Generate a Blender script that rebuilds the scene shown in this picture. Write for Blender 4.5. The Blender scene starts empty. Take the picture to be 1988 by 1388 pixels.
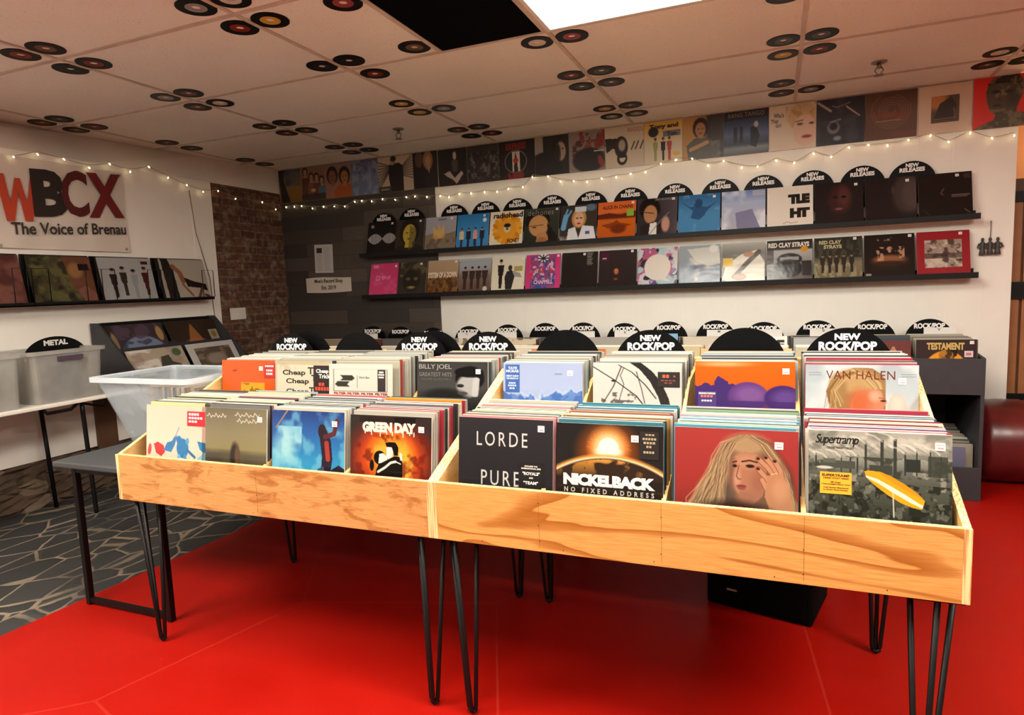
import bpy, math, random
import numpy as np
from mathutils import Matrix, Vector

SC = bpy.context.scene
COL = SC.collection
rnd = random.Random(7)

# ------------------------------------------------------------------ camera, world, exposure
CAM = Vector((2.297, -5.461, 1.412))
R_ = Vector((0.92691108, 0.37326611, -0.03883630))
U_ = Vector((-0.00490706, 0.11553202, 0.99329164))
F_ = Vector((-0.37524894, 0.92050245, -0.10891955))
cd = bpy.data.cameras.new('camera')
cd.sensor_fit = 'HORIZONTAL'
cd.sensor_width = 36.0
cd.lens = 1251.33 / 1988.0 * 36.0
cd.clip_start = 0.05
cam = bpy.data.objects.new('camera', cd)
COL.objects.link(cam)
cam.matrix_world = Matrix(((R_.x, U_.x, -F_.x, CAM.x), (R_.y, U_.y, -F_.y, CAM.y), (R_.z, U_.z, -F_.z, CAM.z), (0, 0, 0, 1)))
SC.camera = cam
SC.view_settings.view_transform = 'Standard'
SC.view_settings.look = 'None'
SC.view_settings.gamma = 1.0
SC.view_settings.use_curve_mapping = False
SC.view_settings.exposure = 1.25
wd = bpy.data.worlds.new('world')
SC.world = wd
wd.use_nodes = True
wd.node_tree.nodes['Background'].inputs[0].default_value = (1.0, 0.86, 0.72, 1)
wd.node_tree.nodes['Background'].inputs[1].default_value = 0.02
LIGHT_COL = (1.0, 0.95, 0.83, 1)        # fluorescent panels
PANEL_E = 13.0                          # the panel over the bins
ROOM_E = 13.0                           # the other panels, out of view; the front left one is added
H = 2.705                               # ceiling height

# ------------------------------------------------------------------ colour helpers
def lin(c):
    c = np.asarray(c, float)
    return np.where(c <= 0.04045, c / 12.92, ((c + 0.055) / 1.055) ** 2.4)
def hx(s):
    if not isinstance(s, str): return np.asarray(s, float)
    return np.array([int(s[i:i + 2], 16) / 255 for i in (0, 2, 4)])
def L(s): return tuple(lin(hx(s)))

# ------------------------------------------------------------------ mesh builder
class MB:
    def __init__(self):
        self.v = []; self.f = []; self.m = []; self.c = []; self.s = []; self.n = 0
    def add(self, verts, faces, col=(1, 1, 1), mat=0, smooth=False):
        verts = np.asarray(verts, float).reshape(-1, 3)
        b = self.n
        self.v.append(verts); self.n += len(verts)
        col = np.asarray(col, float)
        self.c.append(np.broadcast_to(col, (len(verts), 3)) if col.ndim == 1 else col)
        for f in faces:
            self.f.append([i + b for i in f])
        self.m += [mat] * len(faces); self.s += [smooth] * len(faces)
        return self
    def box(self, a, b, col=(1, 1, 1), mat=0, M=None):
        x0, y0, z0 = a; x1, y1, z1 = b
        v = [(x0, y0, z0), (x1, y0, z0), (x1, y1, z0), (x0, y1, z0), (x0, y0, z1), (x1, y0, z1), (x1, y1, z1), (x0, y1, z1)]
        if M is not None: v = [tuple(M @ Vector(p)) for p in v]
        return self.add(v, [(0, 3, 2, 1), (4, 5, 6, 7), (0, 1, 5, 4), (1, 2, 6, 5), (2, 3, 7, 6), (3, 0, 4, 7)], col, mat)
    def hexa(self, v, col=(1, 1, 1), mat=0):
        """eight corners: bottom loop then top loop"""
        return self.add(v, [(0, 3, 2, 1), (4, 5, 6, 7), (0, 1, 5, 4), (1, 2, 6, 5), (2, 3, 7, 6), (3, 0, 4, 7)], col, mat)
    def prism(self, pts, ax, d0, d1, col=(1, 1, 1), mat=0, smooth=False):
        """2-D outline extruded along axis ax; pts are the other two axes in order"""
        n = len(pts)
        def mk(p, d):
            q = list(p); q.insert(ax, d); return q
        v = [mk(p, d0) for p in pts] + [mk(p, d1) for p in pts]
        self.add(v, [tuple(range(n))[::-1], tuple(range(n, 2 * n))], col, mat)
        b = self.n - 2 * n
        for i in range(n):
            j = (i + 1) % n
            self.f.append([b + i, b + j, b + n + j, b + n + i]); self.m.append(mat); self.s.append(smooth)
        return self
    def tube(self, pts, r, n=8, col=(1, 1, 1), mat=0, closed=False):
        pts = [Vector(p) for p in pts]
        rings = []
        up = None
        N = len(pts)
        for i, p in enumerate(pts):
            if closed: t = pts[(i + 1) % N] - pts[i - 1]
            else: t = pts[min(i + 1, N - 1)] - pts[max(i - 1, 0)]
            t.normalize()
            if up is None:
                up = Vector((0, 0, 1)) if abs(t.z) < 0.9 else Vector((1, 0, 0))
            a = t.cross(up).normalized(); b = a.cross(t).normalized(); up = b
            rr = r[i] if isinstance(r, (list, tuple)) else r
            rings.append([p + (a * math.cos(k * 2 * math.pi / n) + b * math.sin(k * 2 * math.pi / n)) * rr for k in range(n)])
        v = [tuple(q) for ring in rings for q in ring]
        f = []
        M = N if closed else N - 1
        for i in range(M):
            for k in range(n):
                i2 = (i + 1) % N
                f.append((i * n + k, i * n + (k + 1) % n, i2 * n + (k + 1) % n, i2 * n + k))
        self.add(v, f, col, mat, True)
        if not closed:
            b = self.n - len(v)
            self.f.append([b + k for k in range(n)][::-1]); self.f.append([b + (N - 1) * n + k for k in range(n)])
            self.m += [mat, mat]; self.s += [False, False]
        return self
    def lathe(self, prof, n=24, c=(0, 0, 0), ax=2, col=(1, 1, 1), mat=0, smooth=True, cap=True):
        """profile of (radius, height) turned about axis ax through c"""
        v = []
        for r, h in prof:
            for k in range(n):
                a = 2 * math.pi * k / n
                p = [r * math.cos(a), r * math.sin(a)]; p.insert(ax, h)
                v.append((p[0] + c[0], p[1] + c[1], p[2] + c[2]))
        f = []
        for i in range(len(prof) - 1):
            for k in range(n):
                f.append((i * n + k, i * n + (k + 1) % n, (i + 1) * n + (k + 1) % n, (i + 1) * n + k))
        self.add(v, f, col, mat, smooth)
        if cap:
            b = self.n - len(v)
            self.f.append([b + k for k in range(n)][::-1]); self.f.append([b + (len(prof) - 1) * n + k for k in range(n)])
            self.m += [mat, mat]; self.s += [False, False]
        return self
    def grid(self, origin, du, dv, art, mat=0):
        """a fine sheet carrying a printed picture: origin is the top left, du and dv span it; art is rows x cols x 3"""
        h, w = art.shape[:2]
        o, a, b = (np.asarray(q, float) for q in (origin, du, dv))
        s, t = np.meshgrid(np.linspace(0, 1, w), np.linspace(0, 1, h))
        V = (o + s[..., None] * a + t[..., None] * b).reshape(-1, 3)
        i = np.arange((h - 1) * (w - 1)); r = i // (w - 1); c = i % (w - 1); k = r * w + c
        F = np.stack([k, k + w, k + w + 1, k + 1], 1)
        return self.add(V, F.tolist(), art.reshape(-1, 3), mat)
    def mesh(self, name, mats):
        me = bpy.data.meshes.new(name)
        V = np.concatenate(self.v) if self.v else np.zeros((0, 3))
        me.from_pydata(V.tolist(), [], self.f)
        for m in mats: me.materials.append(m)
        me.polygons.foreach_set('material_index', np.array(self.m, np.int32))
        me.polygons.foreach_set('use_smooth', np.array(self.s, bool))
        ca = me.color_attributes.new('Col', 'FLOAT_COLOR', 'POINT')
        C = np.concatenate(self.c)
        ca.data.foreach_set('color', np.concatenate([C, np.ones((len(C), 1))], 1).astype(np.float32).ravel())
        me.update()
        return me
    def build(self, name, mats, parent=None, loc=None, bevel=0):
        if not isinstance(mats, (list, tuple)): mats = [mats]
        o = bpy.data.objects.new(name, self.mesh(name, mats))
        COL.objects.link(o)
        if parent is not None: o.parent = parent
        if loc is not None: o.location = loc
        if bevel:
            md = o.modifiers.new('bevel', 'BEVEL'); md.width = bevel; md.segments = 2; md.limit_method = 'ANGLE'
        return o

def tag(o, label, cat, group=None):
    o['label'] = label; o['category'] = cat
    if group: o['group'] = group
    return o
def thing(name, label, cat, loc=(0, 0, 0), group=None, rot=None):
    o = bpy.data.objects.new(name, None)
    o.empty_display_size = 0.05
    COL.objects.link(o)
    o.location = loc
    if rot: o.rotation_euler = rot
    return tag(o, label, cat, group)
def struct(o):
    o['kind'] = 'structure'; return o
def stuff(o, label, cat):
    o['kind'] = 'stuff'; return tag(o, label, cat)

# ------------------------------------------------------------------ lettering
_txt = {}
def text_mesh(s, bold=0.0, space=1.0, shear=0.0):
    key = (s, bold, space, shear)
    if key not in _txt:
        cu = bpy.data.curves.new('lettering', 'FONT')
        cu.body = s; cu.size = 1.0; cu.offset = bold; cu.space_character = space; cu.shear = shear
        cu.resolution_u = 3; cu.align_x = 'LEFT'
        o = bpy.data.objects.new('lettering', cu); COL.objects.link(o)
        me = bpy.data.meshes.new_from_object(o)
        V = np.array([v.co[:] for v in me.vertices]); Fc = [tuple(p.vertices) for p in me.polygons]
        bpy.data.objects.remove(o); bpy.data.meshes.remove(me); bpy.data.curves.remove(cu)
        if len(V):
            a = V.min(0); b = V.max(0)
            V = (V[:, :2] - a[:2]) / np.maximum(b[:2] - a[:2], 1e-6)
        _txt[key] = (V, Fc)
    return _txt[key]
def put_text(mb, s, origin, du, dv, col, bold=0.02, space=1.0, shear=0.0, mat=0):
    """fits the word into the box: origin is its lower left, du and dv its width and height vectors"""
    V, Fc = text_mesh(s, bold, space, shear)
    o, a, b = (np.asarray(q, float) for q in (origin, du, dv))
    mb.add(o + V[:, :1] * a + V[:, 1:2] * b, Fc, col, mat)

# ------------------------------------------------------------------ a small painter for printed sleeves
class Art:
    def __init__(s, n, c='ffffff', asp=1.0, k=1.0, dy=0.0):
        s.h = n; s.w = int(n * asp)
        s.a = np.empty((s.h, s.w, 3)); s.a[:] = hx(c)
        s.x, s.y = np.meshgrid((np.arange(s.w) + .5) / s.w, (np.arange(s.h) + .5) / s.h)
        s.y = (s.y - dy) / k; s.k = k; s.dy = dy
        s.t = []; s.px = 1.0 / n
    def mix(s, m, c):
        c = hx(c) if isinstance(c, str) else c
        s.a = s.a * (1 - m[..., None]) + c * m[..., None]; return s
    def vg(s, *st):
        p = [q[0] for q in st]; C = np.array([hx(q[1]) for q in st])
        for k in range(3): s.a[..., k] = np.interp(s.y, p, C[:, k])
        return s
    def hg(s, x0, x1, c, a=1.0):
        return s.mix(np.clip((s.x - x0) / (x1 - x0), 0, 1) * a, c)
    def e(s, cx, cy, rx, ry, c, soft=None, rot=0, a=1.0):
        q = math.radians(rot); dx = s.x - cx; dy = s.y - cy
        X = (dx * math.cos(q) + dy * math.sin(q)) / rx; Y = (-dx * math.sin(q) + dy * math.cos(q)) / ry
        d = np.sqrt(X * X + Y * Y); w = (soft if soft else 1.5 * s.px) / min(rx, ry)
        return s.mix(np.clip((1 - d) / w + .5, 0, 1) * a, c)
    def r(s, x0, y0, x1, y1, c, a=1.0):
        m = (s.x > x0) & (s.x < x1) & (s.y > y0) & (s.y < y1)
        return s.mix(m * a, c)
    def p(s, pts, c, a=1.0):
        m = np.zeros(s.x.shape, bool); n = len(pts)
        for i in range(n):
            x0, y0 = pts[i]; x1, y1 = pts[(i + 1) % n]
            if y0 == y1: continue
            k = ((y0 > s.y) != (y1 > s.y)) & (s.x < (x1 - x0) * (s.y - y0) / (y1 - y0) + x0)
            m ^= k
        return s.mix(m * a, c)
    def l(s, pts, w, c, a=1.0):
        d = np.full(s.x.shape, 9.0)
        for (x0, y0), (x1, y1) in zip(pts, pts[1:]):
            vx, vy = x1 - x0, y1 - y0; q = vx * vx + vy * vy + 1e-9
            t = np.clip(((s.x - x0) * vx + (s.y - y0) * vy) / q, 0, 1)
            d = np.minimum(d, np.hypot(s.x - x0 - t * vx, s.y - y0 - t * vy))
        return s.mix(np.clip((w / 2 - d) / (1.2 * s.px) + .5, 0, 1) * a, c)
    def field(s, sx, sy, seed, oct=3):
        g = np.random.default_rng(seed); out = np.zeros(s.x.shape); am = 1.0
        for o in range(oct):
            nx, ny = max(2, int(sx * 2 ** o)), max(2, int(sy * 2 ** o))
            ymax = max(1.0, float(s.y.max())); ymin = min(0.0, float(s.y.min()))
            G = g.random((int(ny * (ymax - ymin)) + 3, nx + 2)); X = s.x * nx; Y = (s.y - ymin) * ny
            i = X.astype(int); j = Y.astype(int); fx = X - i; fy = Y - j
            fx = fx * fx * (3 - 2 * fx); fy = fy * fy * (3 - 2 * fy)
            out += am * (G[j, i] * (1 - fx) * (1 - fy) + G[j, i + 1] * fx * (1 - fy) + G[j + 1, i] * (1 - fx) * fy + G[j + 1, i + 1] * fx * fy)
            am *= .5
        return out / (2 - .5 ** (oct - 1)) 
    def n(s, sx, sy, c, seed=1, lo=.45, hi=.65, a=1.0, box=None, oct=3):
        m = np.clip((s.field(sx, sy, seed, oct) - lo) / (hi - lo), 0, 1) * a
        if box: m = m * ((s.x > box[0]) & (s.x < box[2]) & (s.y > box[1]) & (s.y < box[3]))
        return s.mix(m, c)
    def man(s, cx, top, ht, cloth, skin, hair=None, w=1.0):
        """a plain standing figure"""
        k = ht
        s.p([(cx - .07 * k * w, top + .5 * k), (cx - .06 * k * w, top + k), (cx + .06 * k * w, top + k), (cx + .07 * k * w, top + .5 * k)], cloth)
        s.p([(cx - .13 * k * w, top + .2 * k), (cx + .13 * k * w, top + .2 * k), (cx + .1 * k * w, top + .56 * k), (cx - .1 * k * w, top + .56 * k)], cloth)
        s.e(cx, top + .1 * k, .055 * k, .08 * k, skin)
        if hair: s.e(cx, top + .05 * k, .06 * k, .05 * k, hair)
        return s
    def bust(s, cx, cy, k, skin, hair, cloth=None, turn=0.0):
        """a plain head and shoulders"""
        if cloth: s.e(cx, cy + 1.75 * k, 1.5 * k, 1.0 * k, cloth)
        s.e(cx, cy - .1 * k, .78 * k, .98 * k, hair)
        s.p([(cx - .25 * k, cy + .4 * k), (cx + .25 * k, cy + .4 * k), (cx + .32 * k, cy + 1.05 * k), (cx - .32 * k, cy + 1.05 * k)], skin)
        s.e(cx + turn * k, cy + .08 * k, .52 * k, .72 * k, skin)
        dk = tuple(hx(skin) * .45)
        s.e(cx + (turn - .2) * k, cy - .02 * k, .1 * k, .05 * k, dk); s.e(cx + (turn + .2) * k, cy - .02 * k, .1 * k, .05 * k, dk)
        s.e(cx + turn * k, cy + .42 * k, .15 * k, .05 * k, dk)
        return s
    def tx(s, word, x0, y0, x1, y1, c, bold=0.02, space=1.0, shear=0.0):
        s.t.append((word, x0, y0 * s.k + s.dy, x1, y1 * s.k + s.dy, c, bold, space, shear)); return s

def sleeve_mesh(name, art, mat, w=.315, h=.315, t=.005, edge='e8e0d0', gain=1.0, back=None):
    """a printed cardboard sleeve: stands on its lower edge at the origin, picture towards -Y"""
    mb = MB()
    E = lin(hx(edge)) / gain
    y = -t / 2
    mb.add([(-w / 2, y, 0), (w / 2, y, 0), (w / 2, -y, 0), (-w / 2, -y, 0), (-w / 2, y, h), (w / 2, y, h), (w / 2, -y, h), (-w / 2, -y, h)],
           [(0, 3, 2, 1), (4, 5, 6, 7), (1, 2, 6, 5), (2, 3, 7, 6), (3, 0, 4, 7)], E)
    if isinstance(art, Art):
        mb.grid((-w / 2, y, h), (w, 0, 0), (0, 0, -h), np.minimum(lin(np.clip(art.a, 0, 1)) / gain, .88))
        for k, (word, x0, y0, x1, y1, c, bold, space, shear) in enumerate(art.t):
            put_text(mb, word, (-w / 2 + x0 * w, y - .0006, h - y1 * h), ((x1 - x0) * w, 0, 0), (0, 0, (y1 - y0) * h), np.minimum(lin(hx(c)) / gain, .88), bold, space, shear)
    else:
        mb.add([(-w / 2, y, 0), (w / 2, y, 0), (w / 2, y, h), (-w / 2, y, h)], [(0, 1, 2, 3)], lin(hx(art)) / gain)
    return mb.mesh(name, [mat])
def place(name, me, loc, lean=0.0, rz=0.0, parent=None):
    o = bpy.data.objects.new(name, me); COL.objects.link(o)
    o.location = loc; o.rotation_euler = (-lean, 0, rz)
    if parent: o.parent = parent
    return o

# ------------------------------------------------------------------ materials
def mat_base(name):
    m = bpy.data.materials.new(name); m.use_nodes = True
    nt = m.node_tree; b = nt.nodes['Principled BSDF']
    return m, nt, b
def N_(nt, t, **kw):
    n = nt.nodes.new(t)
    for k, v in kw.items(): setattr(n, k, v)
    return n
def ramp(nt, fac, stops, interp='LINEAR'):
    r = N_(nt, 'ShaderNodeValToRGB'); r.color_ramp.interpolation = interp
    el = r.color_ramp.elements
    while len(el) < len(stops): el.new(0.5)
    for e, (p, c) in zip(el, stops):
        e.position = p; e.color = (c[0], c[1], c[2], 1)
    nt.links.new(fac, r.inputs[0]); return r.outputs[0]
def mapping(nt, scale=(1, 1, 1), coord='Object', rot=(0, 0, 0)):
    tc = N_(nt, 'ShaderNodeTexCoord'); mp = N_(nt, 'ShaderNodeMapping')
    mp.inputs['Scale'].default_value = scale; mp.inputs['Rotation'].default_value = rot
    nt.links.new(tc.outputs[coord], mp.inputs[0]); return mp.outputs[0]
def noise(nt, vec, scale, detail=3, rough=.5, dist=0.0):
    n = N_(nt, 'ShaderNodeTexNoise'); n.inputs['Scale'].default_value = scale; n.inputs['Detail'].default_value = detail
    n.inputs['Roughness'].default_value = rough; n.inputs['Distortion'].default_value = dist
    if vec is not None: nt.links.new(vec, n.inputs['Vector'])
    return n.outputs[0]
def mixc(nt, fac, a, b):
    m = N_(nt, 'ShaderNodeMix', data_type='RGBA')
    for sock, v in ((m.inputs[0], fac), (m.inputs[6], a), (m.inputs[7], b)):
        if isinstance(v, (int, float)): sock.default_value = v
        elif isinstance(v, (tuple, list)): sock.default_value = (v[0], v[1], v[2], 1)
        else: nt.links.new(v, sock)
    return m.outputs[2]
def math_(nt, op, a, b=None):
    m = N_(nt, 'ShaderNodeMath', operation=op)
    for i, v in enumerate((a, b)):
        if v is None: continue
        if isinstance(v, (int, float)): m.inputs[i].default_value = v
        else: nt.links.new(v, m.inputs[i])
    return m.outputs[0]
def bump(nt, b, h, strength=.2, dist=.01):
    n = N_(nt, 'ShaderNodeBump'); n.inputs['Strength'].default_value = strength; n.inputs['Distance'].default_value = dist
    nt.links.new(h, n.inputs['Height']); nt.links.new(n.outputs[0], b.inputs['Normal'])
def plain(name, c, rough=.5, metal=0.0, nz=None, spec=.5, amt=.12):
    """one colour with a faint mottle"""
    m, nt, b = mat_base(name)
    c = L(c) if isinstance(c, str) else c
    v = mapping(nt)
    f = noise(nt, v, nz or 25, 3)
    d = tuple(x * (1 - amt) for x in c); e = tuple(min(1, x * (1 + amt)) for x in c)
    nt.links.new(ramp(nt, f, [(.3, d), (.7, e)]), b.inputs['Base Color'])
    b.inputs['Roughness'].default_value = rough; b.inputs['Metallic'].default_value = metal
    b.inputs['Specular IOR Level'].default_value = spec
    return m
def printed(name, rough=.45, spec=.4, wav=0.0, wsc=8):
    m, nt, b = mat_base(name)
    a = N_(nt, 'ShaderNodeVertexColor', layer_name='Col')
    nt.links.new(a.outputs[0], b.inputs['Base Color'])
    b.inputs['Roughness'].default_value = rough; b.inputs['Specular IOR Level'].default_value = spec
    if wav:
        bump(nt, b, noise(nt, mapping(nt), wsc, 2), wav, .01)
    return m

M_card = printed('printed_card', .5, .35)
M_film = printed('shrink_wrapped_card', .16, .3, .25, 9)
M_poster = printed('laminated_cover', .38, .4, .15, 6)
M_sign = printed('sign_vinyl', .45, .25)
M_disc = printed('record_disc_vinyl', .42, .1)
M_edge = printed('sleeve_edges', .6, .25)

def wood_mat(name, base, dark, kind):
    m, nt, b = mat_base(name)
    if kind == 'flow':      # long cathedral bands
        v = mapping(nt, (.8, 1, 4.2), rot=(0, .10, 0))
        f = noise(nt, v, 1.15, 3, .40, .6)
        s = math_(nt, 'FRACT', math_(nt, 'MULTIPLY', f, 7.5))
        band = ramp(nt, s, [(0, (0, 0, 0)), (.55, (.0,) * 3), (.66, (.55,) * 3), (.90, (1, 1, 1)), (.925, (.06,) * 3), (1, (0, 0, 0))])
    else:                   # short blotchy figure
        v = mapping(nt, (2.0, 1, 6.5))
        f = noise(nt, v, 3.4, 4, .58, .7)
        band = ramp(nt, f, [(0, (0, 0, 0)), (.5, (0, 0, 0)), (.55, (.35,) * 3), (.62, (.85,) * 3), (.75, (1, 1, 1)), (1, (.6,) * 3)])
    fine = noise(nt, mapping(nt, (3, 20, 90)), 4, 2)
    c = mixc(nt, band, base, dark)
    c2 = mixc(nt, ramp(nt, fine, [(.4, (0,) * 3), (.75, (.5,) * 3)]), c, tuple(x * .8 for x in dark))
    nt.links.new(c2, b.inputs['Base Color'])
    b.inputs['Roughness'].default_value = .42; b.inputs['Specular IOR Level'].default_value = .4
    bump(nt, b, fine, .06, .002)
    return m
M_ply_a = wood_mat('plywood_blotchy_face', L('ca965a'), L('98602e'), 'blotch')
M_ply_b = wood_mat('plywood_flowing_face', L('d49e57'), L('9c5f1f'), 'flow')
M_ply_in = wood_mat('plywood_inner', L('e4b777'), L('cc9148'), 'blotch')
def ply_edge():
    m, nt, b = mat_base('plywood_edge')
    v = mapping(nt, (160, 160, 6))
    f = noise(nt, v, 1.0, 2)
    nt.links.new(ramp(nt, f, [(.4, L('b98a50')), (.55, L('edcf95'))]), b.inputs['Base Color'])
    b.inputs['Roughness'].default_value = .6
    return m
M_ply_e = ply_edge()

M_blk = plain('black_steel', '0e0d0d', .45, .2, None, .3)
M_blkp = plain('black_painted_board', '2a2a2e', .55, 0, 12)
M_ledge = plain('black_ledge_paint', '0b0a0a', .5, 0, None, .25)
M_vinyl = plain('black_vinyl', '070708', .3, 0, 40, .2)
M_white = plain('white_laminate', 'd8d2c8', .4, 0, 6, amt=.04)
M_grey = plain('grey_table_top', '3e4042', .5, 0, 6)
M_spk = plain('black_speaker_carpet', '060607', .95, 0, 400, .1, .5)
M_chrome = plain('worn_metal', '8d857c', .35, .9)
M_brown = plain('brown_wood_trim', '5a3d28', .55, 0, 9)

def floor_red():
    m, nt, b = mat_base('red_floor_paint')
    v = mapping(nt)
    f = noise(nt, v, 2.2, 5, .6)
    c = ramp(nt, f, [(.3, (.285, .0042, .0016)), (.7, (.33, .006, .0024))])
    sc = noise(nt, mapping(nt, (3, 14, 1), rot=(0, 0, .5)), 9, 2, .4)
    c = mixc(nt, ramp(nt, sc, [(.76, (0,) * 3), (.8, (.5,) * 3)]), c, (.45, .06, .04))
    vo = N_(nt, 'ShaderNodeTexVoronoi', feature='DISTANCE_TO_EDGE'); vo.inputs['Scale'].default_value = .62
    nt.links.new(mapping(nt), vo.inputs['Vector'])
    c = mixc(nt, ramp(nt, vo.outputs['Distance'], [(.0, (.16,) * 3), (.003, (0,) * 3)]), c, (.5, .10, .07))
    nt.links.new(c, b.inputs['Base Color'])
    nt.links.new(ramp(nt, f, [(.3, (.34,) * 3), (.7, (.5,) * 3)]), b.inputs['Roughness'])
    b.inputs['Specular IOR Level'].default_value = .18
    bump(nt, b, noise(nt, v, 14, 4), .05, .01)
    return m
def floor_stone():
    m, nt, b = mat_base('crazy_paving')
    v0 = mapping(nt, (6.2, 4.4, 1), rot=(0, 0, .5))
    dn = N_(nt, 'ShaderNodeTexNoise'); dn.inputs['Scale'].default_value = 1.2
    nt.links.new(v0, dn.inputs['Vector'])
    mx = N_(nt, 'ShaderNodeMix', data_type='VECTOR'); mx.inputs[0].default_value = .12
    nt.links.new(v0, mx.inputs[4]); nt.links.new(dn.outputs[1], mx.inputs[5])
    ve = N_(nt, 'ShaderNodeTexVoronoi', feature='DISTANCE_TO_EDGE'); ve.inputs['Scale'].default_value = 1.0
    vc = N_(nt, 'ShaderNodeTexVoronoi', feature='F1'); vc.inputs['Scale'].default_value = 1.0
    for q in (ve, vc): nt.links.new(mx.outputs[1], q.inputs['Vector'])
    w = noise(nt, v0, 2.5, 2)
    edge = math_(nt, 'SUBTRACT', ve.outputs['Distance'], math_(nt, 'MULTIPLY', w, .045))
    k = ramp(nt, edge, [(-.0, (1,) * 3), (.012, (0,) * 3)])
    st = mixc(nt, noise(nt, v0, 6, 4), L('2a2c2d'), L('403f3d'))
    sp = N_(nt, 'ShaderNodeSeparateColor'); nt.links.new(vc.outputs['Color'], sp.inputs[0])
    st = mixc(nt, math_(nt, 'MULTIPLY', sp.outputs[0], .5), st, L('1f2123'))
    wear = noise(nt, mapping(nt), 1.7, 4, .6)
    k2 = math_(nt, 'MULTIPLY', k, ramp(nt, wear, [(.34, (.15,) * 3), (.6, (1,) * 3)]))
    nt.links.new(mixc(nt, k2, st, L('8c7c68')), b.inputs['Base Color'])
    b.inputs['Roughness'].default_value = .5
    bump(nt, b, ramp(nt, edge, [(0, (0,) * 3), (.06, (1,) * 3)]), .35, .01)
    return m
def brick_mat():
    m, nt, b = mat_base('old_red_brick')
    tc = N_(nt, 'ShaderNodeTexCoord'); sp = N_(nt, 'ShaderNodeSeparateXYZ'); cb = N_(nt, 'ShaderNodeCombineXYZ')
    nt.links.new(tc.outputs['Object'], sp.inputs[0])
    nt.links.new(sp.outputs[1], cb.inputs[0]); nt.links.new(sp.outputs[2], cb.inputs[1])
    dn = N_(nt, 'ShaderNodeTexNoise'); dn.inputs['Scale'].default_value = 9; nt.links.new(cb.outputs[0], dn.inputs['Vector'])
    mx = N_(nt, 'ShaderNodeMix', data_type='VECTOR'); mx.inputs[0].default_value = .022
    nt.links.new(cb.outputs[0], mx.inputs[4]); nt.links.new(dn.outputs[1], mx.inputs[5])
    br = N_(nt, 'ShaderNodeTexBrick'); nt.links.new(mx.outputs[1], br.inputs['Vector'])
    br.inputs['Scale'].default_value = 1.0; br.inputs['Brick Width'].default_value = .19; br.inputs['Row Height'].default_value = .072
    br.inputs['Mortar Size'].default_value = .007; br.inputs['Mortar Smooth'].default_value = .3
    br.inputs['Color1'].default_value = (*L('724a36'), 1); br.inputs['Color2'].default_value = (*L('553324'), 1); br.inputs['Mortar'].default_value = (*L('7a6553'), 1)
    f = noise(nt, cb.outputs[0], 7, 4, .6)
    c = mixc(nt, ramp(nt, f, [(.5, (0,) * 3), (.66, (.75,) * 3)]), br.outputs[0], L('8f7a66'))
    g = noise(nt, cb.outputs[0], 18, 3)
    c = mixc(nt, ramp(nt, g, [(.32, (.8,) * 3), (.6, (0,) * 3)]), c, L('3a231a'))
    nt.links.new(c, b.inputs['Base Color']); b.inputs['Roughness'].default_value = .9
    bump(nt, b, math_(nt, 'ADD', math_(nt, 'MULTIPLY', br.outputs[1], -1.0), math_(nt, 'MULTIPLY', g, .5)), .6, .01)
    return m
def rubble_mat():
    m, nt, b = mat_base('rough_stone_footing')
    v = mapping(nt, (7, 6, 11))
    vo = N_(nt, 'ShaderNodeTexVoronoi', feature='F1'); nt.links.new(v, vo.inputs['Vector']); vo.inputs['Scale'].default_value = 1
    f = noise(nt, v, 3, 4)
    c = mixc(nt, f, L('3a2c22'), L('6b5441'))
    sp = N_(nt, 'ShaderNodeSeparateColor'); nt.links.new(vo.outputs['Color'], sp.inputs[0])
    c = mixc(nt, ramp(nt, sp.outputs[0], [(.7, (0,) * 3), (.9, (.6,) * 3)]), c, L('8d7c6a'))
    nt.links.new(c, b.inputs['Base Color']); b.inputs['Roughness'].default_value = .9
    bump(nt, b, vo.outputs['Distance'], .8, .03)
    return m
def ceil_mat():
    m, nt, b = mat_base('mineral_ceiling_tile')
    v = mapping(nt, (1, 1, 1))
    f = noise(nt, v, 95, 2)
    pits = ramp(nt, f, [(.27, (.8,) * 3), (.36, (0,) * 3)])
    big = noise(nt, v, 1.3, 3)
    base = ramp(nt, big, [(.3, L('e2d9d0')), (.7, L('ebe3da'))])
    nt.links.new(mixc(nt, pits, base, L('a8968a')), b.inputs['Base Color'])
    b.inputs['Roughness'].default_value = .85
    bump(nt, b, f, .25, .003)
    return m
def plank_mat():
    m, nt, b = mat_base('weathered_grey_planks')
    tc = N_(nt, 'ShaderNodeTexCoord'); sp = N_(nt, 'ShaderNodeSeparateXYZ'); cb = N_(nt, 'ShaderNodeCombineXYZ')
    nt.links.new(tc.outputs['Object'], sp.inputs[0])
    nt.links.new(sp.outputs[0], cb.inputs[0]); nt.links.new(sp.outputs[2], cb.inputs[1])
    br = N_(nt, 'ShaderNodeTexBrick'); nt.links.new(cb.outputs[0], br.inputs['Vector'])
    br.offset = .37; br.inputs['Scale'].default_value = 1; br.inputs['Brick Width'].default_value = .72; br.inputs['Row Height'].default_value = .138
    br.inputs['Mortar Size'].default_value = .0018; br.inputs['Bias'].default_value = 0
    br.inputs['Color1'].default_value = (*L('574c43'), 1); br.inputs['Color2'].default_value = (*L('2a2420'), 1); br.inputs['Mortar'].default_value = (*L('15110f'), 1)
    g = noise(nt, mapping(nt, (3, 1, 40)), 3, 4, .6)
    c = mixc(nt, ramp(nt, g, [(.35, (0,) * 3), (.75, (.6,) * 3)]), br.outputs[0], L('332c27'))
    nt.links.new(c, b.inputs['Base Color']); b.inputs['Roughness'].default_value = .6
    bump(nt, b, math_(nt, 'ADD', math_(nt, 'MULTIPLY', br.outputs[1], -1.0), math_(nt, 'MULTIPLY', g, .3)), .35, .005)
    return m
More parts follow.
